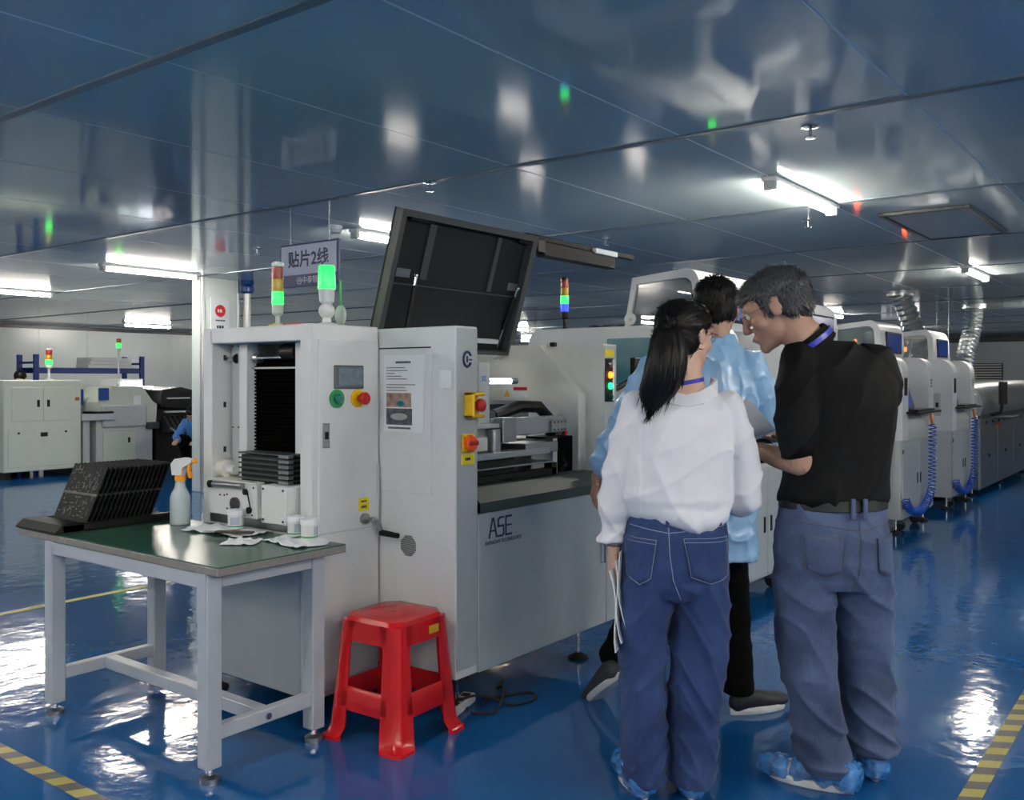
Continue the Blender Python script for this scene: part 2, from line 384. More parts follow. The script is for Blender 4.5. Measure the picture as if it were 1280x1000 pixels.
# hanging line sign
sg = thing('hanging_sign', 'hanging white and navy line sign with Chinese lettering', 'sign', (4.39, 5.175, 2.055))
B(-.01, .01, -.315, .315, 0, .315, b=.003).build('board', mat('sign_navy', '#1d2a66', .45), sg)
B(-.0125, -.008, -.298, .298, .088, .300).build('white_field', mat('sign_white', '#c3c9dc', .5), sg)
text('lettering', '贴片2线', .126, M_NAVYINK, sg, (-.0128, -.0, .192), LEFT, bold=0.0028)
text('lettering', '中泰智显', .056, M_PAPER, sg, (-.0108, -.045, .043), LEFT)
MB().tube([(-.011, .098 + .024 * math.cos(q * PI / 10), .043 + .024 * math.sin(q * PI / 10)) for q in range(21)], .003, 6).build('emblem', M_PAPER, sg)
text('emblem_mark', '米', .026, M_PAPER, sg, (-.0108, .098, .043), LEFT)
for y in (-.21, .21):
    m_ = MB(); m_.tube([(0, y, .315), (0, y, .33)], .006, 6)
    for k in range(15):
        z = .325 + k * .0185
        pts = [((.005 if k % 2 else 0) * math.cos(q * PI / 4), y + (0 if k % 2 else .005) * math.cos(q * PI / 4), z + .011 * math.sin(q * PI / 4)) for q in range(9)]
        m_.tube(pts, .0016, 4)
    m_.build('chain', M_STEEL, sg)
def smooth_path(p, per=8):
    p = [Vector(q) for q in p]; P_ = [p[0]] + p + [p[-1]]; out = []
    for i in range(len(p) - 1):
        for k in range(per):
            u = k / per; a, b2, c, d2 = P_[i:i + 4]; out.append(.5 * ((2 * b2) + (c - a) * u + (2 * a - 5 * b2 + 4 * c - d2) * u * u + (3 * b2 - a - 3 * c + d2) * u ** 3))
    return out + [p[-1]]
# ================================================================== signal towers
SEG = {'red': mat('tower_red', '#8d1b16', .25), 'amber': mat('tower_amber', '#b08a12', .25), 'green': mat('tower_green', '#0f7a3e', .25),
       'blue': mat('tower_blue', '#1b2f9a', .25, emit='#2038ff', estr=.6),
       'GREEN': mat('tower_green_lit', '#208048', .3, emit='#14ff38', estr=1.5), 'AMBER': mat('tower_amber_lit', '#ffa040', .3, emit='#ff5a10', estr=7.0)}
def tower(label, loc, segs, r=.022, sh=.048, pole=.05, body=M_WHITE2, cap=M_WHITE):
    t = thing('signal_tower', label, 'signal light', loc, 0, 'signal towers')
    MB().lathe([(r * 1.5, 0), (r * 1.5, .008), (r * .8, .02), (r * .8, .024)], n=18).build('foot', body, t)
    CY((0, 0, .02), (0, 0, pole), r * .42, n=12).build('pole', body, t)
    MB().lathe([(r * .5, pole), (r * .95, pole + .012), (r, pole + .05), (r, pole + .052)], n=18).build('socket', body, t)
    z = pole + .052
    for k in segs:
        MB().lathe([(r * .98, z), (r, z + .003), (r, z + sh - .003), (r * .98, z + sh)], n=20).build('lens', SEG[k], t); z += sh
    MB().lathe([(r, z), (r * 1.04, z + .004), (r * 1.04, z + .014), (r * .8, z + .02), (.002, z + .021)], n=18).build('cap', cap, t)
    return t
def feet(t, pts, h, rp=.045):
    for x, y in pts:
        f = CY((x, y, .02), (x, y, h), .010, n=10).build('levelling_foot', M_CHROME, t)
        MB().lathe([(rp, 0), (rp, .01), (rp * .5, .022), (rp * .3, .03)], (x, y, 0), 16).build('pad', M_RUB, f)
def screw(t, pts, axis, r=.004, m=None):
    for p in pts:
        d = {'x': (-.003, 0, 0), 'y': (0, -.003, 0)}[axis]
        CY(p, (p[0] + d[0], p[1] + d[1], p[2] + d[2]), r, n=8).build('screw', m or M_GAP, t)

# ================================================================== magazine loader
L = thing('board_loader', 'tall white magazine loader cabinet with open front and touch screen', 'machine', (2.446, 2.867, 0))
W_, D_, ZB, ZT = .366, .734, .096, 1.607
b = MB()
b.box(0, W_, 0, .075, ZB, ZT, b=.004)                        # near side wall
b.box(0, W_, .668, D_, ZB, ZT, b=.004)                       # far side wall
b.box(0, W_, .06, .68, 1.54, ZT, b=.004)                     # top
b.box(W_ - .02, W_, .06, .68, ZB, 1.56)                      # back
b.box(.02, W_, .06, .68, ZB, .70)                            # lower body
b.build('cabinet', M_WHITE, L)
B(0, .02, .06, .68, ZB, .755, b=.003).build('lower_panel', M_WHITE2, L)
B(-.003, .0, .0, .066, ZB, ZT, b=.001).build('corner_post', M_WHITE, L)
d = B(.03, .362, -.006, .004, .755, 1.545, b=.003).build('door', M_WHITE, L)
h = B(.05, .086, -.010, -.004, 1.105, 1.205, b=.002).build('latch', M_STEEL, d)
B(.058, .078, -.013, -.009, 1.14, 1.17, b=.002).build('latch_slot', M_BLACK, d)
B(.024, .362, -.006, .004, .12, .748, b=.003).build('lower_door', M_WHITE, L)
s = B(.109, .269, -.016, .0, 1.343, 1.441, b=.004).build('touch_screen', mat('screen_bezel', '#555a5c', .4), L)
B(.128, .258, -.0175, -.015, 1.356, 1.43).build('display', mat('touch_display', '#6f7c86', .2, var=.2, scale=50), s)
g = CY((.122, -.006, 1.303), (.122, -.014, 1.303), .038, n=24).build('start_button', M_GREENB, L)
MB().lathe([(.02, 0), (.02, .012), (.014, .018), (.002, .019)], n=18, M=Matrix.Translation((.122, -.013, 1.303)) @ Matrix.Rotation(PI / 2, 4, 'X')).build('button_cap', mat('button_teal', '#1f6b5c', .3), g)
g = CY((.238, -.006, 1.303), (.238, -.012, 1.303), .038, n=24).build('stop_button_plate', M_YEL, L)
MB().lathe([(.014, 0), (.014, .02), (.026, .026), (.027, .04), (.02, .047), (.002, .048)], n=20, M=Matrix.Translation((.245, -.011, 1.303)) @ Matrix.Rotation(PI / 2, 4, 'X')).build('stop_button', M_RED, g)
y_ = B(.245, .305, -.008, -.005, .828, .883).build('warning_label', M_YELLAB, L)
blurred_print('label_print', .034, .008, M_INK, y_, (.275, -.0084, .868), seed=2); blurred_print('label_print', .03, .011, M_INK, y_, (.275, -.0084, .845), seed=3)
c_ = MB(); c_.lathe([(.022, 0), (.022, .02), (.012, .024)], n=16, M=Matrix.Translation((.275, -.005, .795)) @ Matrix.Rotation(PI / 2, 4, 'X')); c_.cyl((.275, -.02, .795), (.275, -.06, .795), .008)
ck = c_.build('crank_boss', M_STEEL, L)
MB().tube([(.275, -.055, .797), (.30, -.058, .79), (.318, -.06, .755), (.325, -.062, .735)], .011, 8).build('crank_arm', M_ALU, ck)
CY((.322, -.06, .735), (.335, -.15, .728), .0135, .011, n=12).build('crank_grip', M_BLACK, ck)
B(.352, .366, -.012, .0, .78, 1.02, b=.003).build('hinge_cover', M_WHITE2, L)
# inside the opening: guide posts, lift belt, magazine, drives
B(.08, .14, .575, .635, .74, 1.54, b=.003).build('guide_post', M_WHITE2, L)
B(.06, .12, .50, .555, .74, 1.54, b=.003).build('guide_post', M_WHITE, L)
B(.07, .13, .12, .19, .74, 1.54, b=.003).build('guide_post', M_WHITE, L)
bm_ = MB(); bm_.box(.11, .13, .19, .50, .74, 1.47)
for k in range(46): bm_.box(.10, .111, .19, .50, .75 + k * .0152, .758 + k * .0152)
bm_.build('lift_bellows', mat('bellows_black', '#040404', .95, spec=.03), L)
CY((.09, .10, 1.475), (.09, .60, 1.475), .007, n=10).build('drive_shaft', M_CHROME, L)
CY((.09, .445, 1.475), (.09, .475, 1.475), .022, n=16).build('pulley', M_STEEL, L)
CY((.10, .20, 1.50), (.10, .29, 1.50), .036, n=18).build('motor', M_BLACK, L)
B(.08, .12, .17, .20, 1.46, 1.5).build('switch', M_RED, L)
B(.085, .095, .10, .62, 1.428, 1.436).build('cross_rail', M_STEEL, L)
screw(L, [(.08, .585, z) for z in (1.53, 1.17, .82)] + [(.08, .625, z) for z in (1.53, 1.17, .82)], 'x')
for k, z in enumerate((1.48, 1.27, 1.07, .87)): B(.06, .068, .6595, .668, z - .012, z + .012).build('slot', M_GAP, L)
CY((.08, .668, 1.475), (.08, .60, 1.475), .012, n=10).build('knob', M_CHROME, L)
CY((.08, .60, 1.475), (.08, .59, 1.475), .022, n=14).build('knob_head', M_BLACK, L)
k_ = CY((.05, .668, .985), (.05, .61, .985), .04, n=18).build('adjuster', M_CREAM, L); CY((.05, .61, .985), (.05, .56, .985), .022, n=14).build('adjuster_tip', M_WHITE, k_)
# plates of the magazine in the lift
for k in range(7):
    z = .938 + k * .0215
    q = B(-.012, .085, .135, .465, z, z + .007, b=.002).build('magazine_plate', mat('plate_grey', '#3c4344', .45), L)
    B(-.018, .01, .125, .19, z - .008, z + .006, b=.002).build('plate_clip', M_STEEL, q)
mb_ = B(.0, .085, .15, .455, .90, 1.062).build('magazine_core', M_BLACK, L)
# conveyor drive boxes at the foot of the opening
dv = B(-.04, .10, .30, .63, .80, .945, b=.004).build('drive_box', M_WHITE, L)
B(-.045, .09, .30, .63, .945, .952).build('drive_lid', M_CREAM, dv)
CY((-.04, .44, .855), (-.052, .44, .855), .028, n=20).build('drive_wheel', M_DGREY, dv)
CY((-.04, .37, .91), (-.05, .37, .91), .013, n=14).build('drive_wheel', M_BLACK, dv)
CY((-.04, .345, .835), (-.05, .345, .835), .014, n=14).build('drive_wheel', M_BLACK, dv)
MB().tube([(-.048, .355, .92), (-.048, .33, .84)], .003, 6).build('belt', M_BLACK, dv)
CY((-.05, .60, .93), (-.05, .38, .935), .012, n=12).build('roller', M_STEEL, dv)
MB().cyl((-.05, .60, .93), (-.062, .60, .93), .016).build('roller_end', M_BLACK, dv)
screw(dv, [(-.04, .55, .885), (-.04, .52, .885), (-.04, .50, .89), (-.04, .50, .83), (-.04, .33, .815), (-.04, .32, .93)], 'x')
db = B(-.06, .06, .09, .245, .795, .95, b=.004).build('end_box', M_WHITE, L)
screw(db, [(-.06, .105, .935), (-.06, .105, .81), (-.06, .23, .935), (-.06, .23, .81)], 'x', .005)
B(-.01, .06, .245, .30, .80, .86).build('bridge', M_CREAM, L); B(-.012, .0, .30, .345, .80, .815).build('red_tab', M_RED, L)
B(0, .02, .06, .68, .755, .80).build('sill', M_STEEL, L)
feet(L, [(.05, .05), (.05, .69), (.33, .05), (.33, .69)], .10)
B(.02, .34, .02, .70, .085, .097).build('underside', M_DGREY, L)
tower('slim white signal tower with red, yellow and lit green rings on the loader', (2.62, 3.30, ZT), ['GREEN', 'amber', 'red'], r=.025, sh=.056, pole=.055)
t = thing('warning_beacon', 'thick all green lit beacon on a white ball joint on the loader', 'signal light', (2.60, 2.955, ZT))
MB().lathe([(.05, 0), (.05, .006), (.02, .014), (.016, .04)], n=20).build('foot', M_WHITE, t)
MB().ell((0, 0, .062), .034, 18).build('ball_joint', M_WHITE, t)
MB().lathe([(.02, .09), (.03, .1), (.034, .15), (.036, .153)], n=20).build('socket', M_WHITE, t)
MB().lathe([(.036, .153), (.037, .158), (.033, .245), (.03, .25), (.002, .251)], n=20).build('lens', SEG['GREEN'], t)
t = thing('wireless_antenna', 'small white disc antenna behind the green beacon', 'antenna', (2.70, 2.98, ZT))
MB().lathe([(.03, 0), (.03, .006), (.012, .012)], n=14).build('base', M_WHITE, t)
MB().ell((0, 0, .05), (.012, .035, .045), 16).build('disc', M_WHITE2, t)
MB().tube([(0, 0, .09), (0, 0, .20)], [.006, .004], 8).build('mast', M_GREENB, t)
tag(MB().box(2.50, 2.56, 3.02, 3.12, ZT, ZT + .010, b=.002).build('red_tape_roll', M_RED), 'flat red item lying on top of the loader', 'item')
tag(MB().box(2.50, 2.56, 3.15, 3.21, ZT, ZT + .010, b=.002).build('yellow_tape_piece', M_YEL), 'flat yellow item lying on top of the loader', 'item')

# ================================================================== solder paste printer
Pn = thing('solder_paste_printer', 'large off-white printer with its dark lid raised, lettered ASE', 'machine', (2.823, 2.435, 0))
PZB, PD = .165, 1.45
b = MB(); b.box(0, .138, 0, PD, PZB, 1.6, b=.005)
lt = b.build('left_tower', M_WHITE, Pn)
fp = MB(); fp.box(-.004, .002, .132, 1.30, .905, 1.515, b=.002)
sp = fp.build('side_panel', M_WHITE, lt)
B(-.0052, -.003, .132, .432, 1.512, 1.518).build('panel_gap', M_GAP, lt)
B(.002, .134, -.003, .002, .2, 1.592, b=.002).build('front_cover', M_PGREY, lt)
m_ = MB()
for i in range(-8, 9):
    for j in range(-8, 9):
        if i * i + j * j <= 60: m_.cyl((-.004, .262 + i * .0058, .683 + j * .0058), (.002, .262 + i * .0058, .683 + j * .0058), .0017, n=6)
m_.build('speaker_grille', M_GAP, lt)
tp = MB().box(-.0075, -.004, .02, .085, 1.345, 1.42, b=.001).build('tape_patch', mat('clear_tape', '#e8ecec', .08, bump=.9, bscale=25), lt)
q_ = MB(); q_.tube([(.066 + .024 * math.cos(a), -.004, 1.465 + .03 * math.sin(a)) for a in [math.radians(30 + 12 * k) for k in range(26)]], .006, 6)
q_.box(.062, .070, -.006, -.002, 1.452, 1.478); q_.box(.078, .095, -.006, -.002, 1.460, 1.466)
q_.build('maker_emblem', M_NAVYINK, lt)
g = MB(); g.box(.045, .125, -.022, -.003, 1.225, 1.33, b=.01); g.box(.045, .06, -.055, -.003, 1.225, 1.33, b=.005); g.box(.045, .125, -.055, -.003, 1.315, 1.33, b=.005); g.box(.045, .125, -.055, -.003, 1.225, 1.24, b=.005)
g = g.build('stop_guard', M_YEL, lt)
MB().lathe([(.016, 0), (.016, .025), (.026, .03), (.027, .048), (.018, .054), (.002, .055)], n=20, M=Matrix.Translation((.092, -.015, 1.277)) @ Matrix.Rotation(PI / 2, 4, 'X')).build('stop_button', M_RED, g)
g = B(.03, .105, -.012, -.003, 1.085, 1.16, b=.003).build('switch_plate', M_YEL, lt)
MB().lathe([(.033, 0), (.033, .02), (.028, .024), (.002, .025)], n=22, M=Matrix.Translation((.068, -.011, 1.122)) @ Matrix.Rotation(PI / 2, 4, 'X')).build('main_switch', M_ORANGE, g)
B(.036, .10, -.042, -.034, 1.113, 1.131, b=.004).build('switch_bar', M_RED, g)
g = B(.03, .108, -.006, -.002, 1.035, 1.078).build('yellow_plate', M_YELLAB, lt); blurred_print('plate_print', .035, .011, M_INK, g, (.069, -.0066, 1.057))
# right tower with the board opening
poly = [(0, PZB), (0, 1.56), (PD, 1.575), (PD, PZB), (1.2, PZB), (1.2, 1.272), (.25, 1.272), (.235, 1.268), (.23, 1.255), (.23, 1.10), (.13, 1.10), (.13, PZB)]
rt = MB().prism(poly, 'x', 1.127, 1.25).build('right_tower', M_CREAM, Pn)
MB().prism([(.105, .85), (.105, 1.315), (.325, 1.535), (.345, 1.562), (1.42, 1.57), (1.42, .85), (1.2, .85), (1.2, 1.272), (.25, 1.272), (.235, 1.268), (.23, 1.255), (.23, 1.10), (.14, 1.10), (.14, .85)], 'x', 1.06, 1.127).build('inner_cheek', M_CREAM, rt)
B(1.13, 1.248, -.004, .002, .93, 1.556, b=.002).build('front_cover', M_PGREY, rt)
bp_ = B(1.135, 1.218, -.008, -.003, 1.27, 1.49, b=.002).build('button_plate', M_BLACK, rt)
B(1.205, 1.218, -.0095, -.006, 1.275, 1.485).build('plate_edge', M_PAPER, bp_)
for z, m in ((1.46, M_STEEL), (1.405, mat('lit_orange', '#ff7a20', .3, emit='#ff5a10', estr=2.2)), (1.35, mat('lit_green', '#20e070', .3, emit='#16e060', estr=1.6)), (1.295, mat('dark_green', '#0d3b22', .3))):
    MB().lathe([(.017, 0), (.017, .008), (.011, .016), (.002, .017)], n=16, M=Matrix.Translation((1.178, -.007, z)) @ Matrix.Rotation(PI / 2, 4, 'X')).build('button', m, bp_)
B(1.135, 1.218, -.008, -.003, 1.496, 1.535).build('yellow_plate', M_YELLAB, rt)
B(1.064, 1.072, .12, .236, .85, 1.12).build('cable_post', M_BLACK, rt)
CY((1.06, .60, 1.515), (1.01, .60, 1.515), .026, n=18).build('strut_mount', M_CHROME, rt)
B(1.10, 1.127, .28, .31, 1.553, 1.575, b=.003).build('lid_switch', M_BLACK, rt)
wl = B(1.056, 1.061, .42, .58, 1.285, 1.345).build('warning_sticker', M_PAPER, rt)
B(1.0545, 1.0565, .42, .51, 1.325, 1.343).build('red_band', M_RED, wl); MB().prism([(.53, 1.292), (.575, 1.292), (.5525, 1.328)], 'x', 1.0545, 1.0565).build('triangle', M_YEL, wl)
sh = B(1.0, 1.14, -.06, .0, .985, 1.0, b=.003).build('side_tray', M_WHITE2, rt)
# lower front and rail
lf = B(.138, 1.142, -.006, .03, PZB, .822, b=.003).build('front_panel', M_PGREY, Pn)
B(1.150, 1.25, -.006, .03, PZB, .822, b=.003).build('front_panel', M_PGREY, Pn)
def poly_bar(mb, pts, wd, y0=-.0075, y1=-.005):
    for (xa, za), (xb, zb) in zip(pts[:-1], pts[1:]):
        dx, dz = xb - xa, zb - za; l = math.hypot(dx, dz); nx, nz = -dz / l * wd / 2, dx / l * wd / 2
        ex, ez = dx / l * wd * .3, dz / l * wd * .3
        mb.prism([(xa + nx - ex, za + nz - ez), (xa - nx - ex, za - nz - ez), (xb - nx + ex, zb - nz + ez), (xb + nx + ex, zb + nz + ez)], 'y', y0, y1)
lg = MB()
poly_bar(lg, [(.207, .715), (.228, .793), (.236, .793), (.257, .715)], .009); poly_bar(lg, [(.217, .742), (.247, .742)], .007)
poly_bar(lg, [(.305, .793), (.280, .793), (.268, .785), (.268, .757), (.305, .757), (.305, .722), (.297, .715), (.268, .715)], .0085)
poly_bar(lg, [(.362, .793), (.321, .793), (.321, .715), (.362, .715)], .0085); poly_bar(lg, [(.321, .755), (.360, .755)], .007)
lg.build('maker_lettering', M_NAVYINK, lf)
text('maker_line', 'ZHENGSHI TECHNOLOGY', .0215, M_INK, lf, (.305, -.0068, .693))
MB().tube([(1.10, -.0, .47), (1.10, -.025, .475), (1.10, -.025, .57), (1.10, 0, .575)], .006, 8).build('handle', M_CHROME, lf)
MB().prism([(-.012, .828), (-.012, .868), (.045, .926), (.13, .926), (.13, .828)], 'x', .14, 1.10).build('front_rail', mat('rail_grey', '#3c4744', .55, .0), Pn)
B(.14, 1.12, -.013, .0, .826, .868).build('rail_face', mat('rail_face', '#39423f', .4, .2), Pn)
# body and machine bed
B(.138, 1.127, .03, PD, PZB, .80).build('base_frame', M_DGREY, Pn)
B(.138, 1.127, 1.38, PD, .80, 1.50, b=.004).build('rear_wall', M_CREAM, Pn)
B(.138, 1.127, 1.0, PD, 1.50, 1.545, b=.004).build('rear_deck', M_CREAM, Pn)
B(.14, .26, .30, .85, .93, 1.44, b=.004).build('inner_panel', M_WHITE2, Pn)
text('inner_mark', 'st', .05, mat('blue_ink', '#3a7bd0', .5), Pn, (.375, .1585, 1.39))
fx = B(.34, .42, .16, .21, .925, 1.46, b=.004).build('inner_post', M_WHITE2, Pn)
lm = CY((.58, .30, 1.375), (.76, .30, 1.375), .013, n=12).build('work_light', mat('work_light', '#ffffff', .3, emit='#eef6ff', estr=9.0), Pn)
CY((.75, .30, 1.375), (.80, .30, 1.375), .015, n=12).build('light_cap', M_STEEL, lm); CY((.40, .30, 1.375), (.58, .30, 1.375), .015, n=12).build('light_cap', M_STEEL, lm)
pr = []
for k in range(9):
    a = k / 8; pr.append((.18 + .55 * a, 1.28 - .085 * a ** 2.2))
MB().prism(pr + [(.73, 1.165), (.18, 1.165)], 'y', .28, .62).build('squeegee_hood', mat('hood_grey', '#53595c', .3, .2), Pn)
B(.45, .95, .12, .19, 1.125, 1.205, b=.003).build('gantry_beam', M_ALU, Pn)
gp = B(.83, .96, .105, .125, 1.13, 1.185, b=.002).build('beam_plate', M_STEEL, Pn)
screw(gp, [(x, .105, z) for x in (.85, .88, .91, .94) for z in (1.14, 1.175)], 'y', .004)
B(.20, .45, .12, .30, 1.165, 1.185, b=.002).build('carriage_rail', M_WHITE2, Pn)
B(.44, .54, .10, .16, 1.10, 1.21, b=.003).build('camera_bracket', M_STEEL, Pn)
CY((.40, .12, 1.06), (.40, .12, 1.16), .028, n=16).build('camera_barrel', M_ALU, Pn)
B(.18, .33, .10, .20, 1.07, 1.13, b=.003).build('stencil_clamp', M_CREAM, Pn)
B(.18, .78, .08, .16, 1.03, 1.06, b=.003).build('stencil_rail', M_ALU, Pn)
B(.60, .86, .09, .24, 1.035, 1.085, b=.004).build('clamp_block', M_STEEL, Pn)
B(.18, .55, .12, .55, .955, 1.03).build('stencil_core', M_BLACK, Pn)
B(.18, .82, .09, .60, .985, .995, b=.002).build('print_bed', M_STEEL, Pn)
B(.18, .84, .085, .13, .93, .96).build('table_frame', M_BLACK, Pn); B(.80, .84, .085, .13, .83, .985).build('table_leg', M_BLACK, Pn); B(.42, .50, .085, .13, .83, .94).build('table_leg', M_BLACK, Pn)
B(.86, 1.05, .25, .5, .84, 1.09, b=.004).build('valve_box', M_WHITE2, Pn)
B(.88, 1.06, .18, .30, 1.09, 1.10).build('valve_lid', M_BLACK, Pn); CY((1.02, .17, 1.115), (1.02, .15, 1.115), .012, n=12).build('red_knob', M_RED, Pn)
MB().tube([(.93, .15, .90), (.97, .13, .95), (1.02, .15, .96), (1.04, .18, 1.0), (1.03, .16, 1.04)], .007, 8).build('cable', M_BLACK, Pn)
MB().tube([(.90, .14, .86), (.93, .12, .91), (.98, .13, .89), (.97, .15, .85)], .006, 8).build('cable', M_BLACK, Pn)
B(.92, .96, .11, .14, .86, .885).build('green_plug', M_GREENB, Pn); B(.97, 1.03, .11, .14, .86, .875).build('red_plug', M_RED, Pn)
MB().tube([(.62, .30, 1.21), (.80, .28, 1.25), (.95, .27, 1.245), (1.03, .27, 1.19), (1.06, .27, 1.10)], .03, 10).build('cable_chain', M_BLACK, Pn)
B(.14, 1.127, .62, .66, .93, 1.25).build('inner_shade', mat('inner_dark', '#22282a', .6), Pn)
# raised lid
def lidp(u, vv, t=0.0):     # u along x, vv up the lid 0..1, t thickness towards the viewer
    y0_, z0_, y1_, z1_ = .60, 1.525, .415, 2.14
    ny, nz = -(z1_ - z0_), (y1_ - y0_); l = math.hypot(ny, nz)
    return (u, y0_ + (y1_ - y0_) * vv + ny / l * t, z0_ + (z1_ - z0_) * vv + nz / l * t)
def lidbox(mb, u0, u1, v0, v1, t0, t1):
    c8 = [lidp(u, vv, t) for u in (u0, u1) for vv in (v0, v1) for t in (t0, t1)]
    return mb.add(c8, [(0, 1, 3, 2), (4, 6, 7, 5), (0, 4, 5, 1), (2, 3, 7, 6), (0, 2, 6, 4), (1, 5, 7, 3)])
lid = lidbox(MB(), .075, 1.085, 0, 1, 0, .012).build('lid', M_LID, Pn)
for a in ((.075, .105, 0, 1), (1.045, 1.085, 0, 1), (.105, 1.045, .955, 1), (.105, 1.045, 0, .03)): lidbox(MB(), *a, .012, .055).build('lid_edge', M_LIDEDGE, lid)
for a in ((.30, .345, .53, .93), (.80, .83, .5, .93)): lidbox(MB(), *a, .012, .022).build('lid_rib', M_DGREY, lid)
lidbox(MB(), .105, 1.045, .475, .485, .012, .018).build('lid_fold', M_LIDEDGE, lid)
lidbox(MB(), .26, .98, .085, .12, .012, .03).build('lid_lamp', M_PGREY, lid)
for u in (.145, .965): lidbox(MB(), u, u + .09, .53, .59, .012, .02).build('strut_plate', M_STEEL, lid)
lidbox(MB(), .15, .30, .935, .952, .012, .04).build('lid_catch', M_BLACK, lid); lidbox(MB(), .95, 1.08, .925, .95, .012, .04).build('lid_catch', M_BLACK, lid)
def strut(a, b_):
    a, b_ = Vector(a), Vector(b_); m1 = a.lerp(b_, .12); m2 = a.lerp(b_, .62)
    s_ = CY(m1, m2, .011, n=12).build('gas_strut', M_BLACK, Pn)
    CY(m2, b_, .006, n=10).build('piston', M_CHROME, s_); CY(a, m1, .008, n=10).build('strut_end', M_CHROME, s_); MB().ell(a, .012, 10).build('strut_joint', M_CHROME, s_)
strut(lidp(.245, .56, .05), (.20, .50, 1.47)); strut(lidp(1.01, .56, .05), (1.005, .60, 1.515))
bar = B(1.03, 2.14, .40, .43, 2.115, 2.145, b=.004).build('arm_bar', M_LID, Pn)
B(1.16, 1.89, .385, .445, 2.035, 2.115, b=.006).build('arm_box', M_LID, bar); B(1.66, 1.90, .375, .42, 2.105, 2.135, b=.003).build('arm_label', M_PAPER, bar)
B(1.10, 1.17, .38, .44, 2.05, 2.12, b=.004).build('arm_joint', M_BLACK, bar)
ma = MB().tube([(1.25, .06, 1.32), (1.36, .05, 1.34), (1.50, .06, 1.38)], .016, 8).build('monitor_arm', M_BLACK, Pn); B(1.50, 1.66, .03, .065, 1.31, 1.50, b=.005).build('monitor', M_BLACK, ma)
feet(Pn, [(.12, .10), (1.02, .08), (.12, 1.3), (1.02, 1.3)], .19, .05)
# printed notice on the printer's side
nt_ = thing('work_notice', 'printed instruction sheet with two photos taped to the printer side', 'paper', (2.8185, 2.435, 0))
B(-.0035, 0, .17, .40, 1.16, 1.485).build('sheet', M_PAPER, nt_)
blurred_print('heading', .09, .009, M_INK, nt_, (-.0037, .285, 1.455), LEFT)
for k, (z, wd) in enumerate(((1.432, .11), (1.42, .125), (1.408, .05), (1.396, .09), (1.384, .12), (1.36, .17), (1.348, .11), (1.336, .12))):
    blurred_print('text_line', wd, .0032, M_DGREY, nt_, (-.0037, .385, z), LEFT, seed=k, center=False)
p_ = B(-.0042, -.003, .24, .385, 1.265, 1.325).build('photo', mat('photo_warm', '#9a8271', .5, var=.5, scale=30), nt_)
MB().prism([(.30 + .022 * math.cos(a), 1.28 + .012 * math.sin(a)) for a in [k * PI / 8 for k in range(16)]], 'x', -.0048, -.004).build('photo_bowl', M_TEAL, p_)
p_ = B(-.0042, -.003, .235, .385, 1.19, 1.26).build('photo', mat('photo_cool', '#4d565c', .5, var=.6, scale=30), nt_)
MB().prism([(.31 + .05 * math.cos(a), 1.225 + .015 * math.sin(a)) for a in [k * PI / 8 for k in range(16)]], 'x', -.0048, -.004).build('photo_bowl', M_ALU, p_)
blurred_print('caption', .13, .008, M_INK, nt_, (-.0037, .31, 1.177), LEFT, seed=4)

# ================================================================== inspection machines of the line
def coil(p0, p1, sag, n=26, r=.03, wr=.0055):
    pts = []; tot = n * 10
    for k in range(tot + 1):
        a = k / tot; q = a * n * 2 * PI
        base = Vector(p0).lerp(Vector(p1), a); base.z -= sag * math.sin(PI * a) ** .8
        pts.append((base.x + r * math.cos(q) * .8, base.y + r * math.sin(q) * .5, base.z + r * .5 * math.sin(q)))
    return MB().tube(pts, wr, 5)
def coil_path(ctrl, turns=40, r=.034, wr=.006):
    raw = smooth_path(ctrl, 24); L_ = [0]
    for i in range(1, len(raw)): L_.append(L_[-1] + (raw[i] - raw[i - 1]).length)
    base = []; j = 0
    for i in range(161):
        s = L_[-1] * i / 160
        while j < len(raw) - 2 and L_[j + 1] < s: j += 1
        base.append(raw[j].lerp(raw[j + 1], (s - L_[j]) / max(1e-9, L_[j + 1] - L_[j])))
    n = len(base); tot = turns * 9; pts = []; a = None
    for k in range(tot + 1):
        f = k / tot * (n - 1); i = min(int(f), n - 2); p = base[i].lerp(base[i + 1], f - i); d = (base[i + 1] - base[i]).normalized()
        a = d.orthogonal().normalized() if a is None else (a - d * a.dot(d)).normalized(); b2 = d.cross(a); q = k / 9 * 2 * PI
        pts.append(p + (a * math.cos(q) + b2 * math.sin(q)) * r)
    return MB().tube(pts, wr, 5)
def arc(cy, cz, r, a0, a1, n=8): return [(cy + r * math.cos(math.radians(a0 + (a1 - a0) * k / n)), cz + r * math.sin(math.radians(a0 + (a1 - a0) * k / n))) for k in range(n + 1)]
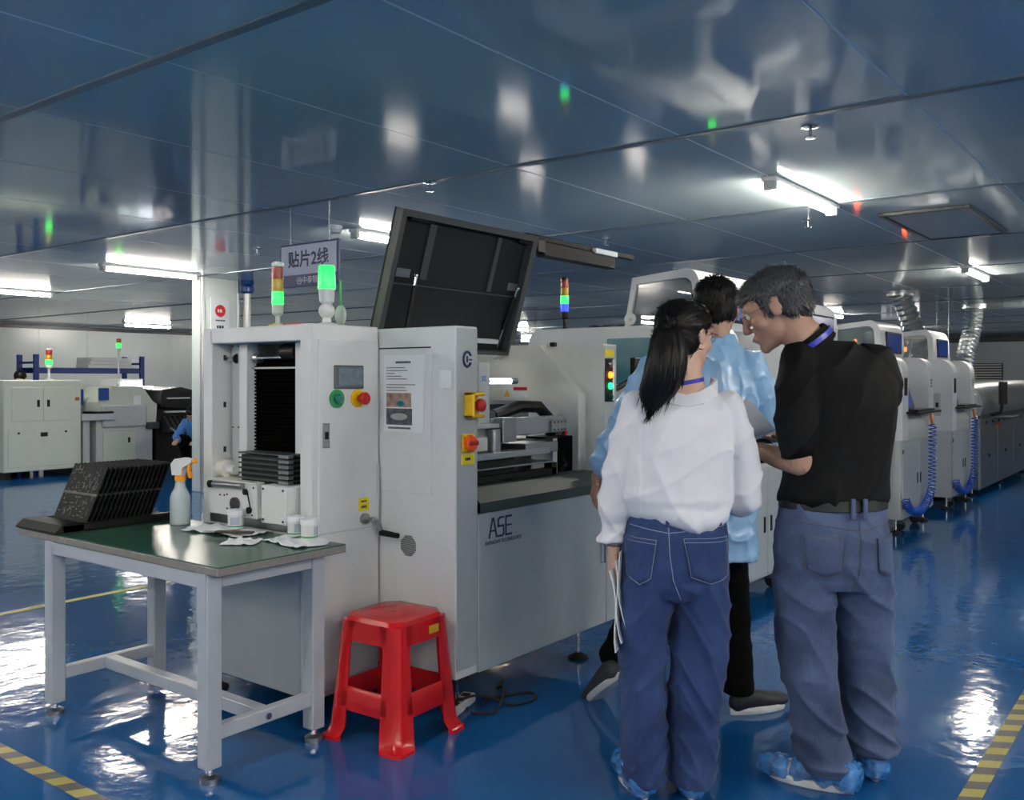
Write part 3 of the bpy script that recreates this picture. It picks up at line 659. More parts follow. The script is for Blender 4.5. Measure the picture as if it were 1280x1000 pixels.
def machine(label, loc, w, dp, zt, hood_h=.34, hood=(.16, .86, .22, .72), side_window=False, hose=False, hoodx=None):
    t = thing('inspection_machine', label, 'machine', loc, 0, 'machines of the assembly line')
    zm = .84; zb = .13
    B(0, w, .02, dp, zb, zm, b=.006).build('base_cabinet', M_WHITE2, t)
    for i, (a, c) in enumerate(((.015, w * .5 - .004), (w * .5 + .004, w - .015))):
        dr = B(a, c, 0, .022, zb + .02, zm - .015, b=.004).build('door', M_PGREY, t)
        hx = c - .05 if i == 0 else a + .05
        B(hx - .012, hx + .012, -.006, .002, .42, .52, b=.003).build('handle', M_BLACK, dr)
        for z in (zb + .1, zm - .12): B((a if i == 0 else c) - .012, (a if i == 0 else c) + .012, -.006, .002, z, z + .04, b=.002).build('hinge', M_DGREY, dr)
    side = [(0, zm), (0, zt - .14)] + arc(.14, zt - .14, .14, 180, 90) + arc(dp - .1, zt - .1, .1, 90, 0) + [(dp, zm)]
    B(.02, w - .02, .45, dp - .02, zm, zt - .05, b=.004).build('core', M_PGREY, t)
    lc = MB().prism(side, 'x', 0, .19).build('side_cheek', M_WHITE, t)
    ds = B(.055, .145, -.006, .002, zt - .36, zt - .20, b=.003).build('panel_display', M_BLACK, lc); B(.068, .132, -.008, -.005, zt - .345, zt - .215).build('display_glass', M_SCREEN, ds)
    B(-.004, .001, .12, .30, zm + .16, zm + .40, b=.002).build('side_hatch', M_PGREY, lc)
    B(-.006, -.002, .14, .17, zm + .25, zm + .30, b=.002).build('hatch_latch', M_BLACK, lc)
    rc = MB().prism(side, 'x', w - .20, w).build('side_cheek', M_WHITE, t)
    for z in (zt - .22, zt - .25, zt - .28): CY((w - .1, 0, z), (w - .1, -.006, z), .01, n=10).build('button', M_BLACK, rc)
    MB().prism(arc(.62, zt - .62, .50, 160, 95, 10) + arc(.62, zt - .62, .44, 95, 160, 10), 'x', w - .212, w - .199).build('blue_arc', mat('blue_arc', '#1c49d8', .25, emit='#1846ff', estr=.35), rc)
    MB().prism([(.44, zm + .30), (.30, zm + .32), (.10, zt - .55), (.22, zt - .16), (.46, zt - .06)], 'x', .19, w - .215).build('front_hatch', M_SMOKE, t)
    MB().prism([(.02, zm), (.02, zm + .12), (.10, zm + .24), (.46, zm + .30), (.46, zm)], 'x', .19, w - .20).build('front_shelf', M_WHITE2, t)
    ty = B(.12, w - .12, -.10, .16, zm + .235, zm + .255, b=.004).build('keyboard_tray', M_BLACK, t); B(.2, w - .3, -.08, .08, zm + .255, zm + .275, b=.004).build('keyboard', M_BLACKG, ty)
    hb = [(dp - .45, zt)]
    if side_window: B(-.006, .002, .32, .80, zt - .36, zt - .075, b=.002).build('side_window', M_TEAL, t)
    # hood: two arch frames, panes, front with a screen
    hx0, hx1, hy0, hy1 = hood; zh = zt + hood_h
    out = [(hy0 + .02, zt - .02), (hy0, zt + .05), (hy0 + .01, zh - .1)] + arc(hy0 + .11, zh - .09, .09, 175, 92, 6) + [(hy1 - .06, zh - .035), (hy1, zt - .02)]
    inn = [(hy1 - .035, zt - .02), (hy1 - .085, zh - .08)] + [(hy0 + .15, zh - .055)] + arc(hy0 + .125, zh - .115, .06, 92, 175, 5) + [(hy0 + .055, zt + .05), (hy0 + .065, zt - .02)]
    hd = MB().prism(out + inn, 'x', hx0, hx0 + .05).build('hood_frame', M_WHITE, t)
    MB().prism(out + inn, 'x', hx1 - .05, hx1).build('hood_frame', M_WHITE, t)
    MB().prism(out[1:], 'x', hx0 + .02, hx0 + .026).build('hood_pane', M_SMOKE, hd)
    fr = MB().prism([(hy0 + .02, zt - .02), (hy0, zt + .05), (hy0 + .01, zh - .1)] + arc(hy0 + .11, zh - .09, .09, 175, 92, 6) + [(hy1 - .06, zh - .035), (hy1 - .06, zh - .07)] + [(hy0 + .12, zh - .04), (hy0 + .045, zh - .1), (hy0 + .04, zt)], 'x', hx0 + .05, hx1 - .05).build('hood_shell', M_WHITE, t)
    sc_ = B(hx0 + .16, hx1 - .12, hy0 - .008, hy0 + .02, zt + .03, zh - .1, b=.003).build('monitor', M_BLACK, fr); B(hx0 + .175, hx1 - .135, hy0 - .010, hy0 - .006, zt + .045, zh - .115).build('screen', M_BSCREEN, sc_)
    CY((hx0, hy1 - .05, zt + .05), (hx0 - .012, hy1 - .05, zt + .05), .04, n=18).build('hood_pivot', M_WHITE, hd); CY((hx0 - .012, hy1 - .05, zt + .05), (hx0 - .018, hy1 - .05, zt + .05), .012, n=10).build('pivot_bolt', M_STEEL, hd)
    if hose: 
        hs = coil_path([(w - .34, -.07, zm + .12), (w - .36, -.07, .55), (w - .42, -.07, .32), (w * .35, -.06, .19), (.12, -.04, .22), (-.02, -.03, .32)]).build('coil_hose', M_BLUEHOSE, t)
        CY((w - .34, -.07, zm + .12), (w - .34, -.05, zm + .22), .014, n=10).build('hose_nozzle', mat('orange_nozzle', '#e07818', .4), hs)
    feet(t, [(.08, .08), (w - .08, .08), (.08, dp - .1), (w - .08, dp - .1)], zb + .02, .05)
    for x in (.3, w - .3): 
        c_ = MB().cyl((x - .018, .1, .045), (x + .018, .1, .045), .045, n=18).build('caster', M_RUB, t); B(x - .028, x + .028, .07, .13, .06, zb).build('caster_fork', M_STEEL, c_)
    return t
machine('white machine with tilted hood and teal side window right behind the printer', (5.0, 2.25, 0), 1.25, 1.42, 1.715, .345, (.10, .98, .20, .74), True)
machine('white hooded machine mostly hidden behind the man in black', (6.75, 2.25, 0), 1.1, 1.35, 1.66, .33, (.12, .92, .22, .72))
machine('white hooded machine with blue coiled hose just right of the man in black', (8.6, 2.2, 0), 1.13, 1.35, 1.60, .33, (.14, .92, .22, .70), hose=True)
machine('white hooded machine with blue coiled hose next to the steel oven', (10.57, 2.2, 0), 1.10, 1.35, 1.60, .33, (.14, .90, .22, .70), hose=True)
tower('black based signal tower with red, amber, lit green and blue rings behind the printer', (5.30, 3.58, 1.715), ['blue', 'GREEN', 'amber', 'red'], r=.028, sh=.055, pole=.085, body=M_BLACK, cap=M_BLACK)
tower('lit green signal tower hidden behind the heads of the visitors', (6.95, 3.25, 1.66), ['GREEN', 'amber', 'red'], r=.028, sh=.06, pole=.1)
tower('lit amber signal tower on the machine with coiled hose beside the oven', (11.0, 3.32, 1.60), ['green', 'AMBER'], r=.028, sh=.06, pole=.08)
# cap and cable lying on the first machine
t = thing('cable_bundle', 'small black cable bundle lying on top of the hooded machine', 'cable', (5.35, 3.25, 1.715))
MB().tube([(.16 * math.cos(a), .12 * math.sin(a), .012 + .008 * math.sin(3 * a)) for a in [k * PI / 10 for k in range(24)]], .012, 8).build('loop', M_BLACK, t); B(-.05, .05, -.03, .03, 0, .03, b=.006).build('plug', M_BLACK, t)

# ================================================================== reflow oven
O = thing('reflow_oven', 'long stainless steel reflow oven with rounded hood at the right', 'machine', (11.95, 2.2, 0))
LO = 5.6
B(0, LO, 0, 1.5, .08, .92, b=.01).build('base', M_STEEL, O)
for k in range(5): 
    p_ = B(.02 + 1.115 * k, 1.12 + 1.115 * k, -.008, .004, .12, .80, b=.004).build('front_panel', M_STEEL, O); B(.5 + 1.115 * k, .62 + 1.115 * k, -.014, -.006, .44, .48, b=.003).build('pull', M_BLACK, p_)
MB().prism([(.02, .96)] + arc(.32, 1.05, .33, 180, 90, 8) + [(1.4, 1.38), (1.48, .96)], 'x', .15, LO - .1).build('hood', mat('oven_hood', '#a3a8a8', .3, .75), O)
MB().prism([(.02, .92), (.06, .96), (.05, 1.2), (.3, 1.36), (1.4, 1.38), (1.48, .92)], 'x', .0, .15).build('entry_cowl', M_PGREY, O)
B(.02, LO, .0, .02, .92, .96).build('control_strip', M_DGREY, O)
for k in range(10): CY((.4 + .4 * k, -.004, .87), (.4 + .4 * k, -.014, .87), .018, n=12).build('gauge', M_BLACK, O)
es = CY((1.1, -.004, .80), (1.1, -.012, .80), .035, n=14).build('stop_plate', M_YEL, O); CY((1.1, -.012, .80), (1.1, -.04, .80), .02, n=12).build('stop_button', M_RED, es)
ma = MB().tube([(.75, .05, .94), (.75, -.10, .98), (.75, -.12, 1.1)], .022, 8).build('monitor_arm', M_BLACK, O); B(.55, .92, -.15, -.11, 1.08, 1.36, b=.006).build('monitor', M_BLACK, ma)
B(.8, 1.5, -.2, -.02, .90, .92, b=.004).build('keyboard_shelf', M_DGREY, O)
feet(O, [(x, y) for x in (.1, 1.9, 3.7, 5.5) for y in (.1, 1.2)], .1)
tower('lit amber signal tower standing on the reflow oven', (13.4, 3.4, 1.38), ['green', 'AMBER', 'red'], r=.028, sh=.06, pole=.28)
M_DUCT = mat('duct_foil', '#b9c0bf', .25, .8)
def duct(label, pts, r, n_r=20):
    t = thing('flexible_duct', label, 'duct', (pts[0][0], pts[0][1], 0))
    pts = [Vector(p) - Vector((pts[0][0], pts[0][1], 0)) for p in pts]
    # catmull-rom
    P_ = [pts[0]] + pts + [pts[-1]]; path = []; rad = []
    segs = len(pts) - 1; per = max(4, n_r * 2 // segs)
    for i in range(segs):
        for k in range(per):
            u = k / per; a, b2, c, d2 = P_[i:i + 4]
            path.append(.5 * ((2 * b2) + (c - a) * u + (2 * a - 5 * b2 + 4 * c - d2) * u * u + (3 * b2 - a - 3 * c + d2) * u ** 3))
    path.append(pts[-1]); rad = [r * (1.06 if k % 2 else .90) for k in range(len(path))]
    MB().tube(path, rad, 14).build('hose', M_DUCT, t, angle=25)
    top = path[-1]; MB().lathe([(r * 1.3, top.z - .03), (r * 1.3, top.z)], (top.x, top.y, 0), 18).build('ceiling_collar', M_STEEL, t)
    bt = path[0]; MB().lathe([(r * 1.2, bt.z - .02), (r * 1.2, bt.z + .05)], (bt.x, bt.y, 0), 18).build('collar', M_STEEL, t)
duct('silver corrugated duct rising behind the hoods of the coiled hose machines', [(14.5, 3.42, 1.40), (14.5, 3.45, 1.75), (14.4, 3.55, 2.2), (14.25, 3.68, ZC - .005)], .14)
duct('silver corrugated duct rising from the oven at the right', [(17.2, 3.40, 1.40), (17.25, 3.40, 1.75), (17.5, 3.35, 2.2), (17.5, 3.30, ZC - .005)], .15)
# ================================================================== far line on the left
Cb = thing('oven_cabinet', 'plain pale cabinet with two upper doors at the far left', 'cabinet', (5.83, 13.2, 0))
M_FAR = mat('far_cream', '#c2cabd', .45, var=.02)
B(0, 1.09, 0, 1.0, .10, 1.38, b=.012).build('body', M_FAR, Cb)
for i in range(2):
    d = B(.10 + .44 * i, .535 + .44 * i, -.008, .004, .80, 1.28, b=.004).build('door', M_FAR, Cb); hx = .47 if i == 0 else .61
    B(hx - .02, hx + .02, -.014, -.006, 1.0, 1.1, b=.004).build('handle', M_BLACK, d)
d = B(.06, 1.03, -.008, .004, .16, .70, b=.004).build('lower_panel', M_FAR, Cb); B(.50, .60, -.014, -.006, .58, .64, b=.004).build('handle', M_BLACK, d)
for x in (.2, .86): CY((x, -.008, .64), (x, -.016, .64), .016, n=10).build('lock', M_BLACK, d)
B(1.0, 1.06, -.006, .002, 1.08, 1.13).build('sticker', mat('brown_sticker', '#8a5a20', .5), Cb)
for x in (.05, 1.0): B(x, x + .06, .05, .95, 0, .10).build('plinth', M_BLACK, Cb)
tower('signal tower lit green on the far left cabinet', (6.72, 13.75, 1.38), ['GREEN', 'amber', 'red'], r=.045, sh=.075, pole=.17)
Pk = thing('placement_machine', 'white placement machine with conveyor arm behind the black board rack', 'machine', (7.2, 13.2, 0))
MB().prism([(.0, .62), (.02, 1.05), (.25, 1.28), (.75, 1.28), (.92, 1.05), (1.0, 1.0), (.98, .72), (.85, .62)], 'y', .1, 1.2).build('upper_housing', M_FAR, Pk)
B(.08, .80, .05, .11, .66, 1.0, b=.02).build('front_bulge', M_WHITE2, Pk)
B(.0, .92, .1, 1.2, .05, .62, b=.006).build('base', M_WHITE2, Pk); d = B(.1, .62, .085, .10, .08, .60, b=.004).build('door', M_FAR, Pk); B(.50, .54, .08, .09, .42, .5, b=.003).build('handle', M_BLACK, d)
B(-.27, .25, .0, .5, .78, .88, b=.006).build('conveyor', M_WHITE2, Pk); B(-.1, .22, .0, .3, .88, .91).build('conveyor_belt', M_BLACK, Pk)
B(-.2, -.1, .1, .3, .05, .78).build('conveyor_leg', M_WHITE2, Pk)
B(-.24, -.02, .42, .46, 1.0, 1.24, b=.005).build('monitor', M_BSCREEN, Pk); B(.0, .16, .02, .04, 1.08, 1.26, b=.004).build('screen', M_BSCREEN, Pk)
B(.60, .72, .095, .103, .98, 1.14).build('sticker', M_PAPER, Pk); B(.80, .98, .0, .1, .62, .72, b=.005).build('console', M_DGREY, Pk)
B(.50, .88, .3, .9, 1.28, 1.40, b=.01).build('top_box', M_WHITE, Pk); B(.45, 1.02, .25, .28, 1.25, 1.28).build('light_strip', mat('strip_light', '#ffffff', .4, emit='#eef6ff', estr=4.0), Pk)
tower('slender signal tower lit green on a tall pole over the white placement machine', (7.70, 13.55, 1.28), ['GREEN', 'red'], r=.035, sh=.07, pole=.55)
Bk = thing('feeder_machine', 'black arched feeder machine beside the white pillar', 'machine', (8.235, 13.2, 0))
MB().prism([(.0, .95), (.0, 1.22), (.35, 1.27), (.65, 1.2), (.74, 1.05), (.76, .9)], 'y', .05, 1.3).build('arched_cover', M_BLACKG, Bk)
B(.0, .80, .2, 1.3, .05, .95, b=.006).build('base', M_BLACK, Bk); B(.05, .8, .0, .06, .86, .89).build('feeder_bar', M_STEEL, Bk)
B(.62, .78, .02, .05, .95, 1.05).build('sticker', M_PAPER, Bk); B(.10, .5, .02, .06, 1.08, 1.10).build('light_rail', M_ALU, Bk)
for k in range(7): 
    f_ = MB().prism([(0, .55), (0, .62), (.18, .80), (.22, .80), (.22, .55)], 'x', 0, .045); f_.v = [(v[0] + .12 + k * .09, v[1], v[2]) for v in f_.v]; f_.build('feeder', M_DGREY, Bk)
MB().tube([(.10, -.05, .62), (.35, -.15, .40), (.55, -.1, .18)], .02, 8).build('cable', M_STEEL, Bk); MB().tube([(.5, -.05, .66), (.62, -.15, .40), (.62, -.1, .2)], .02, 8).build('cable', M_STEEL, Bk)
# blue storage rack and what lies on it
M_RACK = mat('rack_blue', '#16337e', .45)
R_ = thing('storage_rack', 'blue steel storage rack behind the far machines', 'rack', (7.6, 16.0, 0))
for x in (0, 1.95):
    for y in (0, .6): B(x - .04, x + .04, y - .03, y + .03, 0, 1.82, b=.004).build('upright', M_RACK, R_)
for x in (0, 1.95): B(x - .02, x + .02, 0, .6, 1.66, 1.70).build('brace', M_RACK, R_)
for z in (.5, 1.0, 1.50):
    for y in (-.02, .58): B(.0, 1.95, y, y + .04, z, z + .09, b=.004).build('beam', M_RACK, R_)
    B(.02, 1.93, .02, .58, z + .085, z + .095).build('shelf', M_RACK, R_)
for k, (z, lb) in enumerate(((1.595, 'lowest long white carton on the blue rack'), (1.66, 'middle long white carton on the blue rack'), (1.725, 'topmost long white carton on the blue rack'))):
    q = thing('carton', lb, 'box', (8.55 + .03 * k, 16.05, z), .05 * k, 'cartons on the blue rack')
    B(0, .9 - .08 * k, 0, .45, 0, .062, b=.004).build('box', M_PAPER, q); B(.0, .9 - .08 * k, .2, .25, .0622, .0632).build('tape', M_CREAM, q)
# louvred grilles on the far wall
for k, (y, lb) in enumerate(((6.3, 'left louvred grille on the far wall'), (4.9, 'right louvred grille on the far wall'))):
    g = thing('wall_grille', lb, 'grille', (X1 - .03, y, 1.25), 0, 'far wall grilles')
    B(0, .03, 0, 1.3, 0, .62).build('back_plate', M_GAP, g)
    for j in range(8): B(-.03, .0, .02, 1.28, .03 + j * .075, .075 + j * .075, b=.003).build('slat', M_CREAM, g)
# two further hanging signs far to the right
for k, (x, y, z, tx, lb) in enumerate(((24.0, 6.2, 1.95, '', 'far hanging white sign over the oven'), (20.0, 4.35, 1.45, '检', 'small white sign with one navy character by the oven'))):
    g = thing('hanging_sign', lb, 'sign', (x, y, z), -.5); wd = 1.2 if k == 0 else .35
    B(-.01, .01, -wd / 2, wd / 2, 0, .40, b=.004).build('board', M_PAPER, g); B(-.014, -.009, -wd / 2, wd / 2, 0, .07).build('navy_band', M_NAVYINK, g)
    (text('lettering', tx, .26, M_NAVYINK, g, (-.0125, 0, .23), LEFT) if k else blurred_print('lettering', .85, .2, M_NAVYINK, g, (-.0125, 0, .23), LEFT))
    for s in (-.4, .4): CY((0, wd * s, .4), (0, wd * s, ZC - z - .005), .006, n=6).build('hanger', M_STEEL, g)

# ================================================================== work table
T = thing('work_table', 'grey steel work table with a green mat top', 'table', (1.86, 2.655, 0))
TX, TY, TZ = .575, 1.42, .75
M_TBL = mat('table_grey', '#a7adb4', .4, var=.03)
B(0, TX, 0, TY, TZ - .032, TZ - .004, b=.003).build('top_board', mat('board_edge', '#7c7873', .55, var=.1, scale=40), T)
B(.002, TX - .002, .002, TY - .002, TZ - .005, TZ, b=.001).build('green_mat', mat('green_mat', '#2f5548', .24, var=.06, scale=5, spec=.6), T)
LEGS = [(.03, .09), (.49, .09), (.03, 1.16), (.49, 1.16)]
for x, y in LEGS:
    l_ = B(x - .03, x + .03, y - .03, y + .03, .05, TZ - .032, b=.004).build('leg', M_TBL, T)
    CY((x, y, .022), (x, y, .05), .012, n=10).build('foot_bolt', M_CHROME, l_); MB().lathe([(.034, 0), (.034, .018), (.02, .026)], (x, y, 0), 18).build('foot', M_STEEL, l_)
B(.06, .46, .065, .115, TZ - .085, TZ - .032, b=.003).build('apron', M_TBL, T); B(.06, .46, 1.135, 1.185, TZ - .085, TZ - .032, b=.003).build('apron', M_TBL, T)
B(.005, .055, .12, 1.13, TZ - .085, TZ - .032, b=.003).build('apron', M_TBL, T); B(.465, .515, .12, 1.13, TZ - .085, TZ - .032, b=.003).build('apron', M_TBL, T)
B(.055, .465, .07, .11, .14, .19, b=.003).build('stretcher', M_TBL, T); B(.055, .465, 1.14, 1.18, .14, .19, b=.003).build('stretcher', M_TBL, T)
s_ = B(.235, .285, .11, 1.14, .14, .19, b=.003).build('stretcher', M_TBL, T); CY((.26, .07, .165), (.26, .062, .165), .012, n=12).build('bolt', M_CHROME, s_)
B(-.004, .0, .065, .115, TZ - .2, TZ - .03).build('bracket', M_TBL, T)
def on(x, y): return (x, y, TZ)
# circulation rack with boards
RK = thing('board_rack', 'black slotted plastic board rack lying on the table', 'rack', on(1.885, 3.745), 0)
RL = .52
bb = MB(); bb.box(0, RL, .02, .32, 0, .018, b=.004); bb.box(0, RL, .0, .026, .0, .034, b=.004); bb.box(0, RL, .314, .34, .0, .034, b=.004)
bb.build('slotted_base', M_BLACK, RK)
rb = MB()
for k in range(26): rb.box(.008 + k * .02, .014 + k * .02, .05, .29, .016, .022)
rb.build('slot_ribs', M_BLACK, RK)
MB().prism([(-.03, 0), (-.03, .008), (.0, .034), (.09, .034), (.09, 0)], 'y', .0, .34).build('end_block', M_BLACK, RK)
M_PCB = mat('board_black', '#121416', .7, var=.1, spec=.2); M_PCBD = mat('board_marks', '#4a4e4e', .6, var=.6, scale=90)
sheet = MB().box(-.002, .002, 0, .28, 0, .255, b=.001).mesh('board_sheet'); sheet.materials.append(M_PCB)
rnd = random.Random(3); dm = MB()
for k in range(90):
    y, z = rnd.uniform(.02, .25), rnd.uniform(.02, .23); a, c = rnd.choice(((.016, .004), (.004, .016), (.008, .008), (.03, .003), (.003, .022), (.004, .03)))
    dm.box(-.0038, -.0018, y, min(y + a, .27), z, min(z + c, .25))
dm.box(-.003, -.0018, .0, .28, .120, .130)
marks = dm.mesh('board_components'); marks.materials.append(M_PCBD)
NBD = 15
ORD = ['second', 'third', 'fourth', 'fifth', 'sixth', 'seventh', 'eighth', 'ninth', 'tenth', 'eleventh', 'twelfth', 'thirteenth', 'fourteenth']
for k in range(NBD):
    lb = 'foremost black circuit board of the table rack, its whole face showing' if k == 0 else ('last black circuit board in the table rack, nearest the spray bottle' if k == NBD - 1 else ORD[k - 1] + ' black circuit board from the left in the table rack')
    o = thing('circuit_board', lb, 'circuit board', (2.0 + k * .0212, 3.775, TZ + .0232), 0, 'circuit boards in the table rack')
    q = inst('sheet', sheet, o); inst('components', marks, q); o.rotation_euler = (0, math.radians(23), 0)
# spray bottle
SB = thing('spray_bottle', 'clear spray bottle with orange and white trigger on the table', 'bottle', on(2.33, 3.60), math.radians(-10))
M_CLR = mat('bottle_plastic', '#c9d6da', .25, alpha=.75)
MB().lathe([(.040, 0), (.043, .004), (.043, .118), (.036, .138), (.024, .160), (.020, .185), (.021, .19)], n=24).build('bottle_body', M_CLR, SB)
MB().lathe([(.039, .004), (.040, .006), (.040, .062), (.039, .063)], n=24).build('liquid', mat('liquid', '#aebcc0', .2), SB)
M_ORG = mat('orange_trigger', '#f29a10', .4); MB().lathe([(.023, .19), (.023, .21), (.018, .214)], n=20).build('collar', M_ORG, SB)
MB().prism([(.035, .214), (-.018, .214), (-.022, .245), (-.06, .265), (-.075, .272), (-.075, .285), (-.03, .292), (.02, .285), (.042, .262)], 'y', -.014, .014).build('head', M_WHITE, SB).rotation_euler = (0, 0, PI / 2 + .4)
nz = MB(); nz.box(-.092, -.074, -.011, .011, .268, .288, b=.004); o_ = nz.build('nozzle', M_ORG, SB); o_.rotation_euler = (0, 0, PI / 2 + .4)
tr = MB().prism([(-.05, .266), (-.062, .262), (-.055, .235), (-.068, .205), (-.058, .203), (-.045, .232)], 'y', -.009, .009).build('trigger', M_ORG, SB); tr.rotation_euler = (0, 0, PI / 2 + .4)
# cream jars
def jar(label, x, y, z=TZ, turn=0.0):
    t = thing('cream_jar', label, 'jar', (x, y, z), turn, 'white jars on the table')
    MB().lathe([(.030, 0), (.032, .003), (.032, .060), (.030, .062)], n=24).build('body', M_WHITE, t)
    MB().lathe([(.0345, .058), (.0345, .076), (.032, .079), (.002, .080)], n=24).build('lid', mat('jar_lid', '#dfe4ea', .4), t)
    MB().lathe([(.0323, .008), (.0323, .014)], n=24).build('green_band', mat('green_band', '#3aa06a', .5), t)
    lb_ = MB(); lb_.rings([[(.0324 * math.cos(a), .0324 * math.sin(a), z_) for a in [PI + .2 + k * .1 for k in range(13)]] for z_ in (.018, .05)], cap=False, closed=False); lb_.build('label_print', mat('jar_print', '#a9b4c4', .5, var=.08, scale=20), t)
jar('white cream jar nearest the spray bottle', 2.36, 3.245, TZ + .012)
jar('white cream jar at the back of the pair on the table corner', 2.395, 2.905, TZ + .012, .5)
jar('white cream jar at the front of the pair on the table corner', 2.375, 2.80, TZ + .012, 1.2)
# crumpled wiping papers
def cloth(label, x, y, wx, wy, rz, amp, seed, name='wiping_paper', m=M_PAPER, z=0.0):
    n = 22; vs = []; fs = []
    for i in range(n + 1):
        for j in range(n + 1):
            u, v_ = i / n - .5, j / n - .5
            e = noise.noise((u * 5 + seed, v_ * 5, seed)) ; e2 = noise.noise((u * 11 + seed, v_ * 11, 3.1))
            vs.append((u * wx * (1 + .1 * noise.noise((v_ * 4, seed, 0))), v_ * wy * (1 + .1 * noise.noise((u * 4, seed, 5))), .006 + amp * max(0, e) + .3 * amp * e2 * max(0, e)))
    for i in range(n):
        for j in range(n): a = i * (n + 1) + j; fs.append((a, a + 1, a + n + 2, a + n + 1))
    o = MB().add(vs, fs).build(name, m); sd = o.modifiers.new('thick', 'SOLIDIFY'); sd.thickness = .003; sd.offset = -1
    o.location = (x, y, TZ + z); o.rotation_euler = (0, 0, rz); return tag(o, label, 'paper', 'wiping papers on the table')
cloth('white wiping paper under the jar nearest the spray bottle', 2.33, 3.27, .17, .36, .1, .02, 2.2)
cloth('crumpled white wiping paper in the middle of the table end', 2.20, 2.99, .11, .13, .6, .018, 5.7)
cloth('crumpled white wiping paper under the pair of jars', 2.34, 2.83, .16, .26, -.15, .02, 8.3)
kn = thing('scraper', 'flat brown scraper lying on the wiping paper', 'tool', on(2.24, 3.13), .5); B(0, .03, -.10, .06, .018, .026, b=.003).build('handle', mat('brown_wood', '#4a3a30', .5), kn); B(.0, .032, .06, .11, .019, .022).build('blade', M_STEEL, kn)

# ================================================================== red plastic stool
ST = thing('plastic_stool', 'red plastic stool in front of the loader', 'stool', (2.602, 2.563, 0), math.radians(2))
M_STOOL = mat('red_stool', '#c4151a', .22, var=.05, scale=6, spec=.55)
HS, AT, AB = .475, .148, .185
def half(z): return AT + (AB - AT) * (1 - z / HS) ** 1.0 + (.012 if z < .02 else 0)
def oct_ring(z, c=.42, grow=0.0):
    h = half(z) + grow; k = h * (1 - c); return [(h, -k, z), (h, k, z), (k, h, z), (-k, h, z), (-h, k, z), (-h, -k, z), (-k, -h, z), (k, -h, z)]
top = MB(); top.rings([oct_ring(HS - .03, .25), oct_ring(HS - .004, .3, -.006), oct_ring(HS, .34, -.014)])
sn = top.build('seat', M_STOOL, ST)
ds = MB()
for i in range(-9, 10):
    for j in range(-9, 10):
        if abs(i) + abs(j) < 14 and (i * i + j * j) > 3: ds.cyl((i * .0098, j * .0098, HS - .002), (i * .0098, j * .0098, HS + .0012), .003, .0022, n=5)
ds.build('seat_grip', M_STOOL, sn)
CY((0, 0, HS - .004), (0, 0, HS + .003), .012, n=12).build('centre_boss', M_STOOL, sn)
# corner legs: angled L sections
for a in range(4):
    lg_ = MB(); rs = []
    for z in (HS - .02, HS - .06, HS - .12, .30, .16, .05, .018, .012, 0.0):
        h = half(z); wl_ = .034 + .030 * (1 - z / HS) + (.03 * max(0, (z - (HS - .10)) / .10)); ch = .030; g_ = .010 if z < .015 else 0; th = .006; h2 = h + g_
        rs.append([(h2 - ch - wl_, h2, z), (h2 - ch, h2, z), (h2 - ch * .35, h2 - ch * .35 + .004, z), (h2, h2 - ch, z), (h2, h2 - ch - wl_, z), (h - th, h - ch - wl_, z), (h - th - .003, h - ch - .004, z), (h - ch - .004, h - th - .003, z), (h - ch - wl_, h - th, z)])
    lg_.rings(rs); o_ = lg_.build('leg', M_STOOL, ST, angle=50); o_.rotation_euler = (0, 0, a * PI / 2)
    ap = MB(); rs = []
    for z in (HS - .022, HS - .05, HS - .085, HS - .095):
        h = half(z); k = h - .055; rs.append([(-k, h, z), (k, h, z), (k, h - .006, z), (-k, h - .006, z)])
    ap.rings(rs); ap.build('apron', M_STOOL, ST).rotation_euler = (0, 0, a * PI / 2)
    ap = MB(); rs = []
    for z in (.205, .19, .13, .115):
        h = half(z); k = h - .055; e = 0.006 if z in (.205, .115) else 0; rs.append([(-k, h - e, z), (k, h - e, z), (k, h - .012, z), (-k, h - .012, z)])
    ap.rings(rs); ap.build('stretcher', M_STOOL, ST).rotation_euler = (0, 0, a * PI / 2)
yl = MB().box(.03, .085, -half(HS - .055) - .0025, -half(HS - .055) + .002, HS - .075, HS - .045).build('price_sticker', mat('gold_sticker', '#d9a818', .45), ST)
yl.rotation_euler = (0, 0, 0)

# power strip and cables on the floor behind the stool
PS = thing('power_strip', 'white power strip with black cables on the floor under the printer', 'power strip', (2.95, 2.52, 0), .3)
B(-.10, .10, -.03, .03, 0, .04, b=.006).build('socket_body', M_WHITE, PS)
for k in range(3): B(-.08 + k * .06, -.045 + k * .06, -.018, .018, .038, .042).build('socket', M_BLACK, PS)
def wob(pts, nm, lab, r=.006):
    o = MB().tube(pts, r, 6).build(nm, M_RUB); return tag(o, lab, 'cable', 'floor cables')
wob(smooth_path([(2.86, 2.50, .05), (2.93, 2.44, .075), (3.02, 2.42, .05), (3.10, 2.36, .01), (3.22, 2.33, .007), (3.27, 2.40, .007), (3.1, 2.48, .007), (2.98, 2.43, .03)]), 'power_cable', 'black cable looping over the white power strip')
wob(smooth_path([(2.88, 2.40, .03), (2.98, 2.36, .012), (3.06, 2.38, .05), (3.14, 2.44, .06), (3.2, 2.52, .02), (3.35, 2.6, .007)]), 'power_cable', 'black cable running from the power strip under the printer front')
